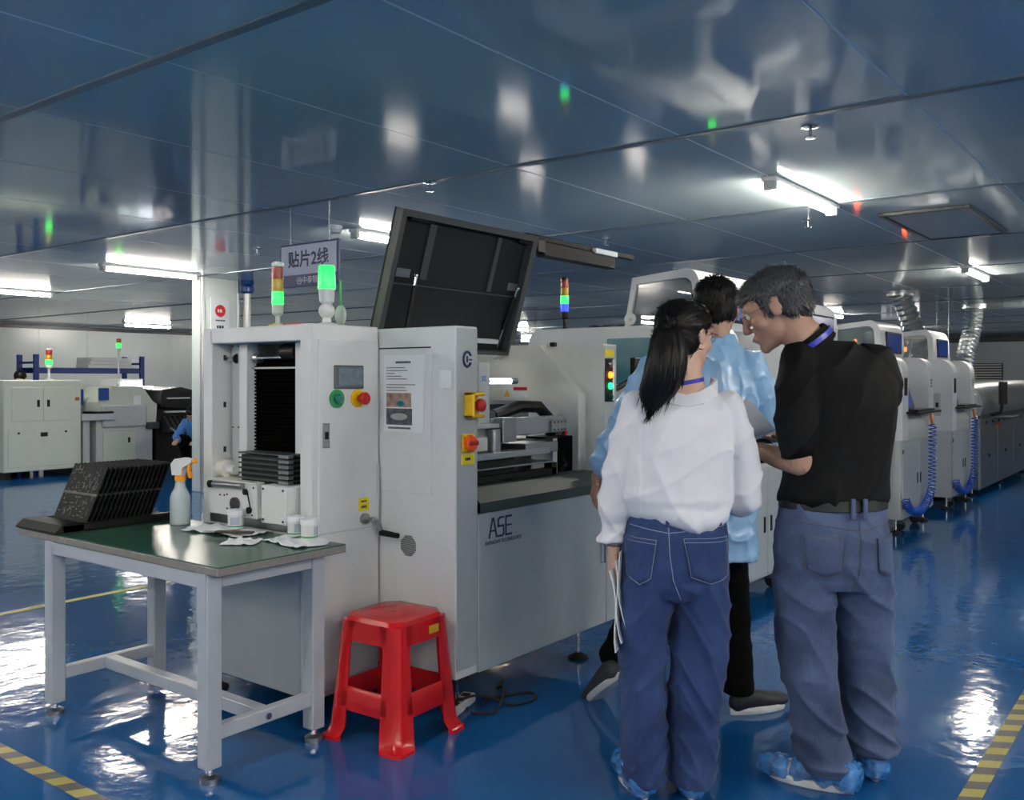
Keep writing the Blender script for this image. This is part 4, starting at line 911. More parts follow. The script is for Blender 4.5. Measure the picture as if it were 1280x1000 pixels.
# ================================================================== people
def solid(name, mb, voxel, m, parent, smooth_it=6, disp=None, fac=.5):
    """union of overlapping closed shapes as one continuous smooth surface"""
    me = mb.mesh(name + '_raw'); o = bpy.data.objects.new(name + '_raw', me); COL.objects.link(o)
    r = o.modifiers.new('r', 'REMESH'); r.mode = 'VOXEL'; r.voxel_size = voxel; r.use_smooth_shade = True
    s = o.modifiers.new('s', 'SMOOTH'); s.factor = fac; s.iterations = smooth_it
    dg = bpy.context.evaluated_depsgraph_get(); dg.update()
    out = bpy.data.meshes.new_from_object(o.evaluated_get(dg)); bpy.data.objects.remove(o); bpy.data.meshes.remove(me)
    if disp:
        nv = [v.normal.copy() for v in out.vertices]
        for v, n in zip(out.vertices, nv): v.co += n * disp(v.co)
    out.polygons.foreach_set('use_smooth', [True] * len(out.polygons)); out.materials.clear(); out.materials.append(m); out.name = name
    q = bpy.data.objects.new(name, out); COL.objects.link(q); q.parent = parent
    return q
def chain(mb, pts, n=16):
    for i, (p, r) in enumerate(pts):
        mb.ell(p, r, n)
        if i: mb.cyl(pts[i - 1][0], p, pts[i - 1][1], r, n)
    return mb
def eloft(mb, rings, n=28, e=2.3):
    rs = []
    for z, cx, cy, rx, ry in rings:
        ring = []
        for j in range(n):
            q = 2 * PI * j / n; c, s = math.cos(q), math.sin(q)
            ring.append((cx + rx * math.copysign(abs(c) ** (2 / e), c), cy + ry * math.copysign(abs(s) ** (2 / e), s), z))
        rs.append(ring)
    return mb.rings(rs)
def ridge(p): return 1 - 2 * abs(noise.noise(p))
def crease(p, k=5): return (1 - abs(noise.noise(p))) ** k - .25
def head_prims(mb, Mh, female=False):
    def E(c, r): mb.ell(Mh @ Vector(c), r, 20, M=Mh.to_3x3())
    E((0, -.018, .032), (.076, .094, .084)); E((0, .03, .02), (.068, .062, .075))
    E((0, .022, -.045), (.060, .066, .060)); E((0, .05, -.072), (.040, .040, .036)); E((0, .074, -.096), (.022, .018, .018))
    for s in (-1, 1):
        E((s * .040, .055, -.022), (.026, .026, .026)); E((s * .028, .080, .034), (.026, .012, .009))
        E((s * .079, -.008, .0), (.009, .020, .032)); E((s * .083, -.016, .006), (.006, .012, .022)); E((s * .009, .1, -.030), (.010, .011, .008))
    for k in range(5):
        a = k / 4; E((0, .088 + .020 * a, .026 - .052 * a), (.009 + .004 * a, .012, .012))
    E((0, .090, -.056), (.024, .012, .0065)); E((0, .088, -.067), (.021, .011, .0065))
    mb.cyl(Mh @ Vector((0, -.022, -.03)), Mh @ Vector((0, -.035, -.13)), .052 if female else .06)
def face_parts(Mh, body, hair_m):
    Me = mat('eye_white', '#dcdcd6', .2); Mi = mat('iris', '#1a120e', .15)
    for s in (-1, 1):
        e = MB().ell(Mh @ Vector((s * .031, .0785, .011)), .0125, 14).build('eye', Me, body); MB().ell(Mh @ Vector((s * .031, .0862, .010)), (.0062), 10).build('iris', Mi, e)
        MB().tube([Mh @ Vector((s * (.012 + .009 * k), .094 - .0028 * k * k * .8, .033 + .003 * math.sin(k * .9))) for k in range(5)], [.003, .0042, .0042, .0036, .002], 6).build('eyebrow', hair_m, body)
    MB().tube([Mh @ Vector((x, .1015 - 12 * x * x, -.0615)) for x in (-.02, -.01, 0, .01, .02)], [.0012, .0022, .0024, .0022, .0012], 6).build('lip_line', mat('lip', '#7d4a44', .5), body)
def strands(mb, o, count, length, flow, wid=.0022, seed=1, lift=.004, jit=.3):
    """short tapered locks standing on a hair surface"""
    rn = random.Random(seed); me = o.data; ps = me.polygons
    for _ in range(count):
        p = ps[rn.randrange(len(ps))]; c = p.center.copy(); n = p.normal.copy(); f = flow(c)
        f = (f - n * f.dot(n)); f = f.normalized() if f.length > 1e-4 else n.orthogonal().normalized()
        f = (f + Vector((rn.uniform(-jit, jit), rn.uniform(-jit, jit), rn.uniform(-jit, jit)))).normalized(); s_ = f.cross(n).normalized() * wid * rn.uniform(.6, 1.3)
        l = length * rn.uniform(.5, 1.2); a = c + n * .0005; b_ = c + f * l * .5 + n * lift; e = c + f * l + n * lift * rn.uniform(.2, 1.2)
        mb.add([a - s_, a + s_, b_ + s_, b_ - s_, e], [(0, 1, 2, 3), (3, 2, 4)])
    return mb
def HM(c, yaw, pitch=0.0, roll=0.0, s=1.0):
    """head frame: yaw 0 faces away from the camera, positive turns to the right of the picture; pitch < 0 looks down"""
    return Matrix.Translation(c) @ Matrix.Rotation(-math.radians(yaw), 4, 'Z') @ Matrix.Rotation(math.radians(pitch), 4, 'X') @ Matrix.Rotation(math.radians(roll), 4, 'Y') @ Matrix.Diagonal((s, s, s, 1))
def hand(mb, wrist, direc, palm_n, thumb_side, curl=.5, s=1.0, spread=.1):
    """palm, four unequal bent fingers and a thumb leaving the side of the palm"""
    d = Vector(direc).normalized(); n = Vector(palm_n); n = (n - d * n.dot(d)).normalized(); a = d.cross(n) * thumb_side
    w_ = Vector(wrist)
    for k in range(5):
        t = k / 4; c = w_ + d * (.012 + .072 * t) * s
        mb.ell(c, .001, 6)
        for q in (-1, -.33, .33, 1): mb.ell(c + a * q * (.018 + .012 * t) * s, (.0135 * s), 10)
    for i, (off, l) in enumerate(((.032, .068), (.011, .076), (-.011, .07), (-.031, .055))):
        p = w_ + d * .082 * s + a * off * s; dirn = (d + a * spread * off * 12).normalized(); r0 = .0092 * s; pts = [(p - d * .01 * s, r0)]; ang = 0
        for j, fr in enumerate((.45, .32, .23)):
            ang += curl * (.7 + .25 * j); v_ = (dirn * math.cos(ang) + n * math.sin(ang)); p = p + v_ * l * fr * s; pts.append((p, r0 * (1 - .12 * (j + 1))))
        chain(mb, pts, 10)
    p = w_ + d * .022 * s + a * .028 * s; v_ = (d * .7 + a * .65 + n * .3).normalized(); pts = [(p, .0125 * s), (p + v_ * .036 * s, .0108 * s)]
    v2 = (d * .9 + a * .25 + n * .5).normalized(); pts.append((pts[-1][0] + v2 * .03 * s, .0095 * s)); chain(mb, pts, 10)
    return mb
SKIN1 = mat('skin_tan', '#b08974', .5, var=.06, scale=18, bump=.06, bscale=160)
SKIN2 = mat('skin_light', '#c9a28e', .5, var=.05, scale=18, bump=.05, bscale=160)
HAIRB = mat('hair_black', '#0b0909', .5, spec=.3, var=.3, scale=60, stretch=(6, 6, 1))
HAIRG = mat('hair_greying', '#46464a', .5, var=.9, scale=70, stretch=(3, 3, 1))
M_STRAP = mat('lanyard_blue', '#1b2fa8', .35, sheen=.2)
def band(path, wid, th, m, name, parent, up=(0, 0, 1)):
    path = [Vector(p) for p in path]; up = Vector(up); rs = []
    for i, p in enumerate(path):
        d = (path[min(i + 1, len(path) - 1)] - path[max(i - 1, 0)]).normalized(); u = (up - d * up.dot(d)).normalized(); s = d.cross(u)
        rs.append([p + u * wid / 2 + s * th / 2, p - u * wid / 2 + s * th / 2, p - u * wid / 2 - s * th / 2, p + u * wid / 2 - s * th / 2])
    return MB().rings(rs).build(name, m, parent)
def person(label, px, d, group=None):
    f = PI / 2 + YAW; lat = (px - 640) / 1153 * d
    return thing('person', label, 'person', (d * math.cos(f) + lat * math.sin(f), d * math.sin(f) - lat * math.cos(f), 0), YAW)
def bvh_of(o): return BVHTree.FromPolygons([v.co for v in o.data.vertices], [p.vertices for p in o.data.polygons])
def proj(bv, x, z, off=.002):
    h = bv.ray_cast(Vector((x, -2, z)), Vector((0, 1, 0)))
    return (h[0] + h[1] * off) if h[0] else None
def pocket(bv, parent, quad, m, thread, name='pocket'):
    """patch pocket with a pointed lower edge, laid on the seat; quad = tl, tr, br, bl (x, z)"""
    tl, tr, br, bl = [Vector((*q, 0)) for q in quad]; n = 10; vs = []; ok = True; edge = {}
    for j in range(n + 1):
        for i in range(n + 1):
            u, v_ = i / n, j / n; p = (tl * (1 - u) + tr * u) * (1 - v_) + (bl * (1 - u) + br * u) * v_
            if v_ > .7: p.y -= (v_ - .7) / .3 * .022 * (1 - abs(2 * u - 1))
            q = proj(bv, p.x, p.y, .0035)
            if q is None: q = Vector((p.x, 0, p.y))
            vs.append(q)
    fs = [(j * (n + 1) + i, j * (n + 1) + i + 1, (j + 1) * (n + 1) + i + 1, (j + 1) * (n + 1) + i) for j in range(n) for i in range(n)]
    o = MB().add(vs, fs).build(name, m, parent, angle=80)
    so = o.modifiers.new('t', 'SOLIDIFY'); so.thickness = .004; so.offset = 0
    g = lambda i, j: vs[j * (n + 1) + i] + Vector((0, -.0025, 0))
    loop = [g(0, j) for j in range(n + 1)] + [g(i, n) for i in range(1, n + 1)] + [g(n, j) for j in range(n - 1, -1, -1)]
    th = MB().tube(loop, .0011, 4); th.tube([g(i, 0) for i in range(n + 1)], .0011, 4); th.tube([vs[(n + 1) + i] + Vector((0, -.0025, 0)) for i in range(n + 1)], .0011, 4)
    th.build('stitching', thread, o)
def seam(bv, parent, pts, m, r=.0014, name='seam', n=24):
    path = []
    for i in range(n + 1):
        a = i / n * (len(pts) - 1); k = min(int(a), len(pts) - 2); u = a - k
        q = proj(bv, pts[k][0] * (1 - u) + pts[k + 1][0] * u, pts[k][1] * (1 - u) + pts[k + 1][1] * u, .001)
        if q: path.append(q)
    if len(path) > 2: MB().tube(path, r, 5).build(name, m, parent)

# ------------------------------------------------------------------ woman in the white blouse
Wm = person('woman with a black ponytail in white blouse and wide blue jeans, seen from behind', 845, 3.1)
SH = Vector((.035, .015, 1.525))
MH = HM(SH, 52, -6, 0, .98)
bd = MB(); head_prims(bd, MH, True)
eloft(bd, [(.70, -.005, .0, .14, .10), (.85, 0, 0, .15, .105), (.97, 0, 0, .125, .09), (1.1, .0, 0, .135, .09), (1.22, .01, 0, .15, .085), (1.30, .015, 0, .13, .07), (1.345, .02, .0, .085, .06), (1.39, .03, .005, .055, .055)])
chain(bd, [((.03, .0, 1.33), .062), ((.035, .005, 1.44), .05)]); chain(bd, [((-.02, .0, 1.33), .036), ((.03, .0, 1.365), .05), ((.075, .0, 1.33), .036)])
chain(bd, [((-.135, .0, 1.285), .048), ((-.19, -.005, 1.05), .038), ((-.20, .015, .86), .026), ((-.205, .02, .80), .023)])
chain(bd, [((.175, .0, 1.28), .048), ((.235, .02, 1.04), .038), ((.17, .20, 1.03), .028), ((.12, .29, 1.06), .023)])
hand(bd, (-.208, .02, .80), (-.02, .05, -1), (.9, .2, 0), -1, .35, .92)
hand(bd, (.12, .29, 1.06), (-.7, .7, .15), (-.3, -.3, .9), 1, .3, .92)
chain(bd, [((-.09, .0, .70), .08), ((-.11, .01, .40), .055), ((-.108, .0, .10), .04), ((-.108, .02, .05), .035)])
chain(bd, [((.08, .0, .70), .08), ((.065, .01, .40), .055), ((.052, .0, .10), .04), ((.052, .02, .05), .035)])
wbody = solid('body', bd, .0058, SKIN2, Wm, 4); face_parts(MH, wbody, HAIRB)
def d_blouse(c):
    arm = 1.6 if abs(c.x - .02) > .15 else 1.0
    f = .010 * crease(Vector((c.x * 9 + c.z * 3.0, c.y * 6, c.z * 3.5 + 4)), 4) * (.35 + .65 * min(1, max(0, (1.25 - c.z) / .25))) * arm + .007 * crease(Vector((c.x * 6 - c.z * 7, c.y * 6, c.z * 5 + 9)), 6)
    return f + .002 * noise.noise(Vector((c.x * 16, c.y * 16, c.z * 22)))
sh = MB()
eloft(sh, [(.925, .005, 0, .150, .108), (.94, .004, 0, .172, .128), (.985, .0, 0, .186, .14), (1.06, 0, 0, .184, .132), (1.15, .003, 0, .182, .122), (1.235, .01, 0, .188, .112), (1.28, .015, 0, .180, .098), (1.305, .022, .005, .160, .084), (1.322, .026, .010, .138, .070), (1.336, .03, .014, .118, .060), (1.342, .03, .016, .10, .052)])
chain(sh, [((-.130, .0, 1.288), .056), ((-.17, -.005, 1.16), .054), ((-.196, -.005, 1.04), .052), ((-.207, .005, .945), .056), ((-.210, .012, .915), .046)])
eloft(sh, [(.925, -.210, .01, .046, .046), (.90, -.211, .012, .040, .042), (.87, -.213, .012, .039, .042), (.85, -.217, .012, .046, .048), (.835, -.220, .012, .053, .054)])
chain(sh, [((.172, .0, 1.286), .060), ((.212, .005, 1.15), .058), ((.232, .018, 1.04), .062), ((.24, .02, .985), .056), ((.215, .03, .965), .05), ((.19, .16, 1.01), .052), ((.17, .21, 1.02), .045)])
chain(sh, [((-.04, -.085, .955), .05), ((.03, -.10, .93), .045), ((.085, -.09, .925), .04), ((.12, -.06, .945), .045)])
blouse = solid('blouse', sh, .006, mat('white_blouse', '#dcdde2', .75, var=.02, sheen=.15, bump=.08, bscale=240), Wm, 5, d_blouse)
cl = MB(); cp = [(-.075, .03, 1.372), (-.085, -.01, 1.365), (-.07, -.05, 1.345), (-.03, -.074, 1.322), (.02, -.084, 1.31), (.07, -.078, 1.322), (.115, -.05, 1.345), (.132, -.01, 1.362), (.125, .03, 1.37)]
band(cp, .042, .012, MATS['white_blouse'], 'collar', blouse, (0, .35, 1))
# skin shows in the low back neckline
def d_jeans(c):
    k = .011 * crease(Vector((c.x * 6 + 1, c.y * 4, c.z * 8 + abs(c.x) * 12)), 6) + .006 * crease(Vector((c.x * 9, c.y * 8, c.z * 4 + 3)), 5) + .002 * noise.noise(Vector((c.x * 15, c.y * 15, c.z * 24)))
    return k * (1.0 if c.z < .72 else .35)
jn = MB()
eloft(jn, [(.955, .003, 0, .150, .108), (.90, .0, 0, .166, .122), (.83, -.006, -.005, .178, .136), (.76, -.008, -.008, .181, .142), (.70, -.008, -.004, .179, .135), (.665, -.008, 0, .172, .12)])
eloft(jn, [(.74, -.098, -.005, .088, .13), (.64, -.103, -.002, .086, .118), (.52, -.112, .0, .078, .104), (.40, -.114, .0, .074, .098), (.25, -.110, .0, .072, .098), (.12, -.106, .0, .073, .102), (.05, -.104, .002, .074, .104)])
eloft(jn, [(.74, .085, -.005, .088, .13), (.64, .083, -.002, .092, .118), (.52, .078, .0, .093, .106), (.40, .070, .0, .091, .100), (.25, .060, .0, .085, .100), (.12, .052, .0, .080, .104), (.04, .050, .002, .079, .106)])
DN1 = denim('dark_denim', '#1f2f56', '#3a4f7c', .75); THR1 = mat('pale_thread', '#8d93a3', .7)
jeans = solid('jeans', jn, .006, DN1, Wm, 4, d_jeans); bv = bvh_of(jeans)
pocket(bv, jeans, [(.0, .868), (.150, .868), (.152, .744), (.022, .750)], DN1, THR1)
pocket(bv, jeans, [(-.176, .868), (-.085, .862), (-.105, .742), (-.172, .744)], DN1, THR1)
seam(bv, jeans, [(-.046, .94), (-.045, .82), (-.035, .74), (-.008, .672)], THR1); seam(bv, jeans, [(-.17, .905), (-.046, .885), (.16, .905)], THR1)
seam(bv, jeans, [(-.008, .655), (-.028, .60)], THR1, .001)
MB().rings([[(.003 + (.153 + o_) * math.cos(q * PI / 20), (.111 + o_) * math.sin(q * PI / 20), z) for q in range(40)] for z, o_ in ((.918, .006), (.920, .010), (.948, .008), (.950, .004))], cap=False).build('belt', M_BLACKG, jeans)
for x in (-.047, .12): 
    p = proj(bv, x, .93, .012)
    if p: B(p.x - .006, p.x + .006, p.y - .006, p.y + .004, .905, .965, b=.002).build('belt_loop', DN1, jeans)
# hair and ponytail
hr = MB()
def HE(c, r): hr.ell(MH @ Vector(c), r, 22, M=MH.to_3x3())
HE((0, -.026, .040), (.088, .102, .090)); HE((0, .012, .060), (.078, .078, .068)); HE((.0, -.05, .0), (.076, .07, .075)); HE((.052, -.045, -.02), (.03, .05, .05)); HE((-.052, -.045, -.02), (.03, .05, .05))
chain(hr, [((-.045, -.085, 1.565), .035), ((-.055, -.115, 1.535), .028)])
def d_hair(c): return .0022 * noise.noise(Vector((c.x * 90, c.y * 30, c.z * 14)))
hair = solid('hair', hr, .005, HAIRB, wbody, 5, d_hair)
pt = MB(); rs = []
for k in range(15):
    a = k / 14; c = Vector((-.045 - .012 * a - .045 * a * a, -.118 - .035 * math.sin(PI * min(1, a * 1.2)) + .01 * a, 1.548 - .275 * a)); wd = (.030 + .036 * math.sin(PI * min(1, .12 + a * .75))) * (1 if a < .75 else max(.1, 1 - ((a - .75) / .25) ** 1.6 * .88)); ring = []
    for j in range(28):
        q = 2 * PI * j / 28; rr = 1 + .055 * math.sin(7 * q + 1.3 * math.sin(a * 3)) + .03 * math.sin(13 * q); ring.append((c.x + wd * math.cos(q) * rr, c.y + wd * .62 * math.sin(q) * rr, c.z))
    rs.append(ring)
pt.rings(rs); pony = pt.build('ponytail', HAIRB, wbody, angle=80)
st = strands(MB(), pony, 420, .06, lambda c: Vector((-.05 - max(0, 1.38 - c.z) * 3, 0, -1)), .0016, 5, .0008, .05); st.build('loose_strands', HAIRB, pony)
st = strands(MB(), hair, 1500, .05, lambda c: Vector((-.05, -.12, 1.56)) - c, .0014, 6, .0008, .12); st.build('strands', HAIRB, hair)
MB().lathe([(.030, -.008), (.034, 0), (.030, .008)], n=18, M=Matrix.Translation((-.047, -.115, 1.548)) @ Matrix.Rotation(1.0, 4, 'X')).build('hair_tie', M_BLACK, hair)
band([(.03 + .064 * math.cos(q), .005 + .062 * math.sin(q), 1.372 + .012 * math.cos(q)) for q in [math.radians(-140 + k * 14) for k in range(15)]], .014, .002, M_STRAP, 'lanyard', wbody)
# glasses
gl = MB()
for s in (-1, 1):
    gl.tube([MH @ Vector((s * .031 + .019 * math.cos(q), .106 - 3 * (s * .031 + .019 * math.cos(q)) ** 2, .010 + .015 * math.sin(q))) for q in [k * PI / 8 for k in range(17)]], .0013, 5)
    gl.tube([MH @ Vector((s * .05, .098, .014)), MH @ Vector((s * .074, .085, .016)), MH @ Vector((s * .086, -.01, .02))], .0014, 5)
gl.tube([MH @ Vector((-.0135, .1055, .012)), MH @ Vector((0, .108, .016)), MH @ Vector((.0135, .1055, .012))], .0013, 5)
gl.build('glasses', M_STEEL, wbody)
# papers and phone in her left hand
bk = thing('paper_bundle', 'folded white papers held in the left hand of the woman', 'paper', Wm.location, YAW)
for k in range(3):
    pts = []
    for j in range(9):
        a = j / 8; pts.append((-.222 + .012 * k + .030 * a + .010 * math.sin(a * 5 + k), -.02, .755 - .27 * a + .03 * k))
    rs = []
    for p in pts: rs.append([(p[0] - .012, p[1] - .055, p[2]), (p[0] + .03, p[1] + .085, p[2] - .01), (p[0] + .033, p[1] + .085, p[2] - .01), (p[0] - .009, p[1] - .055, p[2])])
    MB().rings(rs).build('sheet', M_PAPER, bk)
B(-.192, -.183, -.03, .04, .685, .80, b=.003).build('red_card', mat('dark_red_card', '#7d1f33', .4), bk)
MB().tube([(-.205 + .03 * math.cos(q), .02 + .026 * math.sin(q), .822) for q in [k * PI / 10 for k in range(21)]], .0022, 6).build('bracelet', M_STEEL, Wm)
# shoe covers
M_COVER = mat('blue_shoe_cover', '#3a8ad4', .2, var=.3, scale=30, alpha=.62, bump=.9, bscale=45, spec=.7)
M_COVER2 = M_COVER
def shoe(parent, c, yaw, m, sole, L_=.26, cover=None, pitch=0.0, tilt=0.0):
    """c = heel centre on the floor, yaw 0 points away from the camera, positive to the right"""
    R = Matrix.Translation(c) @ Matrix.Rotation(-math.radians(yaw), 4, 'Z') @ Matrix.Rotation(math.radians(pitch), 4, 'X') @ Matrix.Rotation(math.radians(tilt), 4, 'Y'); R3 = R.to_3x3()
    mb = MB(); k = L_ / .26
    for y, rx, rz, z in [tuple(a_ + (b_ - a_) * q_ / 4 for a_, b_ in zip(A_, B_)) for A_, B_ in zip(((.0, .034, .045, .050), (.03, .036, .050, .052), (.08, .036, .044, .048), (.13, .041, .036, .042), (.18, .043, .030, .038)), ((.03, .036, .050, .052), (.08, .036, .044, .048), (.13, .041, .036, .042), (.18, .043, .030, .038), (.205, .036, .026, .036))) for q_ in range(5)]: mb.ell(R @ Vector((0, y * k, z)), (rx, .04, rz), 18, M=R3)
    o = solid('shoe', mb, .006, m, parent, 4)
    out = []
    for j in range(28):
        q = 2 * PI * j / 28; y = .5 * L_ - .035 + .5 * L_ * math.sin(q); wd = .036 + .012 * math.sin((y + .035) / L_ * 2.6 - .5); out.append((wd * math.cos(q), y))
    s = MB(); s.rings([[R @ Vector((x * e, y, z)) for x, y in out] for z, e in ((.0, .93), (.004, 1.0), (.024, 1.02), (.028, .97))]); s.build('sole', sole, o)
    if cover:
        cm = MB()
        for y, rx, rz, z in ((-.012, .052, .06, .055), (.05, .054, .056, .052), (.12, .056, .045, .045), (.19, .054, .038, .04), (.225, .042, .034, .036)): cm.ell(R @ Vector((0, y * k, z)), (rx, .048, rz), 18, M=R3)
        def dc(p):
            q = .006 * ridge(Vector((p.x * 22, p.y * 22, p.z * 26))) + .004 * noise.noise(Vector((p.x * 60, p.y * 60, p.z * 60)))
            return q if p.z > .012 else min(q, 0)
        cv = solid('shoe_cover', cm, .006, cover, o, 2, dc)
        for v in cv.data.vertices: v.co.z = max(v.co.z, .001)
        fr = MB(); rs = []
        for zz, e in ((.085, 1.0), (.098, 1.15), (.092, 1.3)):
            rs.append([R @ Vector((.047 * e * math.cos(q) * (1 + .10 * math.sin(9 * q)), .025 * k + .062 * e * math.sin(q) * (1 + .10 * math.sin(11 * q)), zz + .012 * math.sin(7 * q))) for q in [2 * PI * j / 48 for j in range(48)]])
        fr.rings(rs, cap=False).build('cover_frill', cover, o, angle=80)
    return o
M_SOLEW = mat('white_sole', '#cfd2d0', .5)
shoe(Wm, (-.118, -.035, 0), -10, mat('pale_shoe', '#7f9aa0', .5), M_SOLEW, .24, M_COVER)
shoe(Wm, (.045, -.035, 0), 14, mat('pale_shoe', '#7f9aa0', .5), M_SOLEW, .24, M_COVER)

# ------------------------------------------------------------------ man in the black polo shirt
Mn = person('man with greying hair in black polo shirt and blue jeans, head turned left', 1045, 3.15)
MHm = HM(Vector((-.200, .02, 1.622)), -68, -24, 0, 1.12)
bd = MB(); head_prims(bd, MHm)
eloft(bd, [(.70, -.015, 0, .15, .11), (.85, -.015, 0, .16, .115), (1.0, -.01, 0, .15, .105), (1.15, 0, 0, .155, .11), (1.3, .005, 0, .165, .11), (1.41, .0, 0, .13, .09), (1.47, -.03, .0, .08, .065), (1.50, -.05, .0, .06, .06)])
chain(bd, [((-.06, -.005, 1.44), .07), ((-.115, -.0, 1.535), .064), ((-.165, .005, 1.585), .06)])
chain(bd, [((-.125, -.03, 1.43), .058), ((-.14, -.06, 1.25), .052), ((-.135, -.065, 1.10), .046), ((-.19, .03, 1.115), .040), ((-.238, .115, 1.135), .029), ((-.245, .13, 1.14), .027)])
chain(bd, [((.12, .01, 1.42), .052), ((.172, .03, 1.29), .045), ((.176, .035, 1.215), .043), ((.06, .22, 1.15), .036), ((-.06, .28, 1.16), .028)])
hand(bd, (-.245, .135, 1.14), (-.25, .75, .35), (.75, .3, .35), 1, .45, 1.0)
hand(bd, (-.06, .28, 1.16), (-.9, .3, .1), (0, -.3, .9), -1, .5, 1.0)
chain(bd, [((-.10, .0, .72), .085), ((-.093, .01, .40), .058), ((-.05, .0, .10), .04), ((-.05, .0, .06), .036)])
chain(bd, [((.085, .02, .72), .085), ((.10, .05, .48), .058), ((.145, .09, .12), .04), ((.146, .09, .06), .036)])
mbody = solid('body', bd, .0058, SKIN1, Mn, 4); face_parts(MHm, mbody, HAIRG)
def d_polo(c):
    k = .012 * crease(Vector((c.x * 9 - c.z * 4.5, c.y * 4, c.z * 3 + 2)), 5) + .002 * noise.noise(Vector((c.x * 14, c.y * 14, c.z * 9)))
    return k
sh = MB()
eloft(sh, [(.965, -.014, 0, .174, .130), (.985, -.012, 0, .180, .135), (1.05, -.004, 0, .176, .130), (1.15, .003, 0, .180, .132), (1.28, .010, 0, .190, .136), (1.38, .008, 0, .188, .128), (1.44, -.005, 0, .170, .112), (1.485, -.03, 0, .125, .092), (1.515, -.052, 0, .088, .078)])
chain(sh, [((-.12, -.025, 1.44), .078), ((-.137, -.045, 1.33), .078), ((-.148, -.062, 1.20), .076), ((-.15, -.066, 1.175), .070)])
chain(sh, [((.125, .005, 1.425), .082), ((.150, .018, 1.37), .076), ((.164, .026, 1.33), .062)])
polo = solid('polo_shirt', sh, .006, mat('black_polo', '#070708', .75, var=.12, scale=30, bump=.1, bscale=300, spec=.22), Mn, 5, d_polo)
cc = Vector((-.098, .0, 1.512)); CU, CV, CA = Vector((.81, 0, .59)), Vector((0, 1, 0)), Vector((-.59, 0, .81))
rs = []
for zz, e in ((-.035, 1.12), (.012, 1.0), (.020, 1.02), (-.03, 1.18)):
    rs.append([cc + CU * (.078 * e * math.cos(q)) + CV * (.076 * e * math.sin(q)) + CA * zz for q in [2 * PI * j / 36 for j in range(36)]])
MB().rings(rs, cap=False).build('collar', MATS['black_polo'], polo, angle=80)
band([cc + CU * (.090 * math.cos(q)) + CV * (.088 * math.sin(q)) + CA * -.006 for q in [math.radians(-205 + k * 13) for k in range(19)]], .018, .002, M_STRAP, 'lanyard', polo, (-.59, 0, .81))
jn = MB()
eloft(jn, [(.990, -.012, 0, .166, .124), (.93, -.014, 0, .178, .134), (.85, -.018, -.006, .190, .150), (.77, -.018, -.008, .192, .152), (.71, -.015, -.002, .188, .142), (.68, -.012, .0, .178, .13)])
eloft(jn, [(.76, -.105, -.005, .100, .135), (.66, -.108, .0, .098, .126), (.52, -.105, .005, .090, .115), (.40, -.095, .005, .086, .11), (.30, -.080, .0, .080, .105), (.18, -.060, -.002, .078, .105), (.10, -.048, -.002, .080, .11), (.055, -.045, -.002, .082, .112)])
eloft(jn, [(.76, .085, .005, .098, .135), (.66, .092, .015, .098, .126), (.52, .100, .035, .094, .115), (.40, .113, .055, .090, .11), (.28, .132, .075, .084, .105), (.18, .142, .085, .084, .108), (.10, .146, .09, .085, .11)])
def d_jeans2(c):
    low = max(0, min(1, (.55 - c.z) / .35))
    return (.010 + .010 * low) * crease(Vector((c.x * 5, c.y * 4, c.z * (9 + 4 * low) + c.x * 6)), 5) * (1 if c.z < .75 else .4) + .003 * noise.noise(Vector((c.x * 16, c.y * 16, c.z * 26)))
DN2 = denim('mid_denim', '#2c3754', '#5f6f90', .72); THR2 = mat('brown_thread', '#58565c', .7)
jeans2 = solid('jeans', jn, .006, DN2, Mn, 3, d_jeans2); bv = bvh_of(jeans2)
pocket(bv, jeans2, [(-.155, .875), (-.028, .865), (-.035, .755), (-.145, .760)], DN2, THR2)
pocket(bv, jeans2, [(.085, .862), (.162, .868), (.158, .765), (.092, .756)], DN2, THR2)
seam(bv, jeans2, [(.030, .965), (.028, .84), (.02, .74), (.0, .69)], THR2); seam(bv, jeans2, [(-.185, .92), (.03, .885), (.165, .915)], THR2)
MB().rings([[(-.012 + (.171 + o_) * math.cos(q * PI / 20), (.129 + o_) * math.sin(q * PI / 20), z) for q in range(40)] for z, o_ in ((.945, .006), (.948, .011), (.982, .008), (.985, .002))], cap=False).build('belt', mat('black_belt', '#141416', .4), jeans2)
for x in (.005, .04):
    p = proj(bv, x, .95, .014)
    if p: B(p.x - .007, p.x + .007, p.y - .007, p.y + .004, .925, .992, b=.002).build('belt_loop', DN2, jeans2)
hr = MB()
def HE2(c, r): hr.ell(MHm @ Vector(c), r, 22, M=(MHm.to_3x3() * (1 / 1.0)))
HE2((0, -.030, .048), (.080, .094, .078)); HE2((0, .018, .068), (.070, .066, .052)); HE2((0, -.068, .012), (.066, .050, .068)); HE2((0, .058, .074), (.052, .030, .024))
for s in (-1, 1): HE2((s * .062, -.045, .015), (.020, .035, .055)); HE2((s * .066, .012, .045), (.014, .026, .035)); HE2((s * .0735, .018, .01), (.006, .008, .022))
hair2 = solid('hair', hr, .005, HAIRG, mbody, 3, lambda c: .003 * noise.noise(Vector((c.x * 60, c.y * 60, c.z * 40))))
FR = MHm.to_3x3()
strands(MB(), hair2, 4200, .034, lambda c: FR @ Vector((0, .45, -.25)) if (MHm.inverted() @ c).z > .05 else FR @ Vector((0, -.2, -1)), .0016, 9, .006).build('strands', HAIRG, hair2)
gl = MB()
for s in (-1, 1):
    gl.tube([MHm @ Vector((s * .031 + .018 * math.cos(q), .108 - 3 * (s * .031 + .018 * math.cos(q)) ** 2, .006 + .014 * math.sin(q))) for q in [k * PI / 8 for k in range(17)]], .0011, 5)
    gl.tube([MHm @ Vector((s * .049, .10, .010)), MHm @ Vector((s * .076, .075, .012)), MHm @ Vector((s * .086, -.01, .018))], .0011, 5)
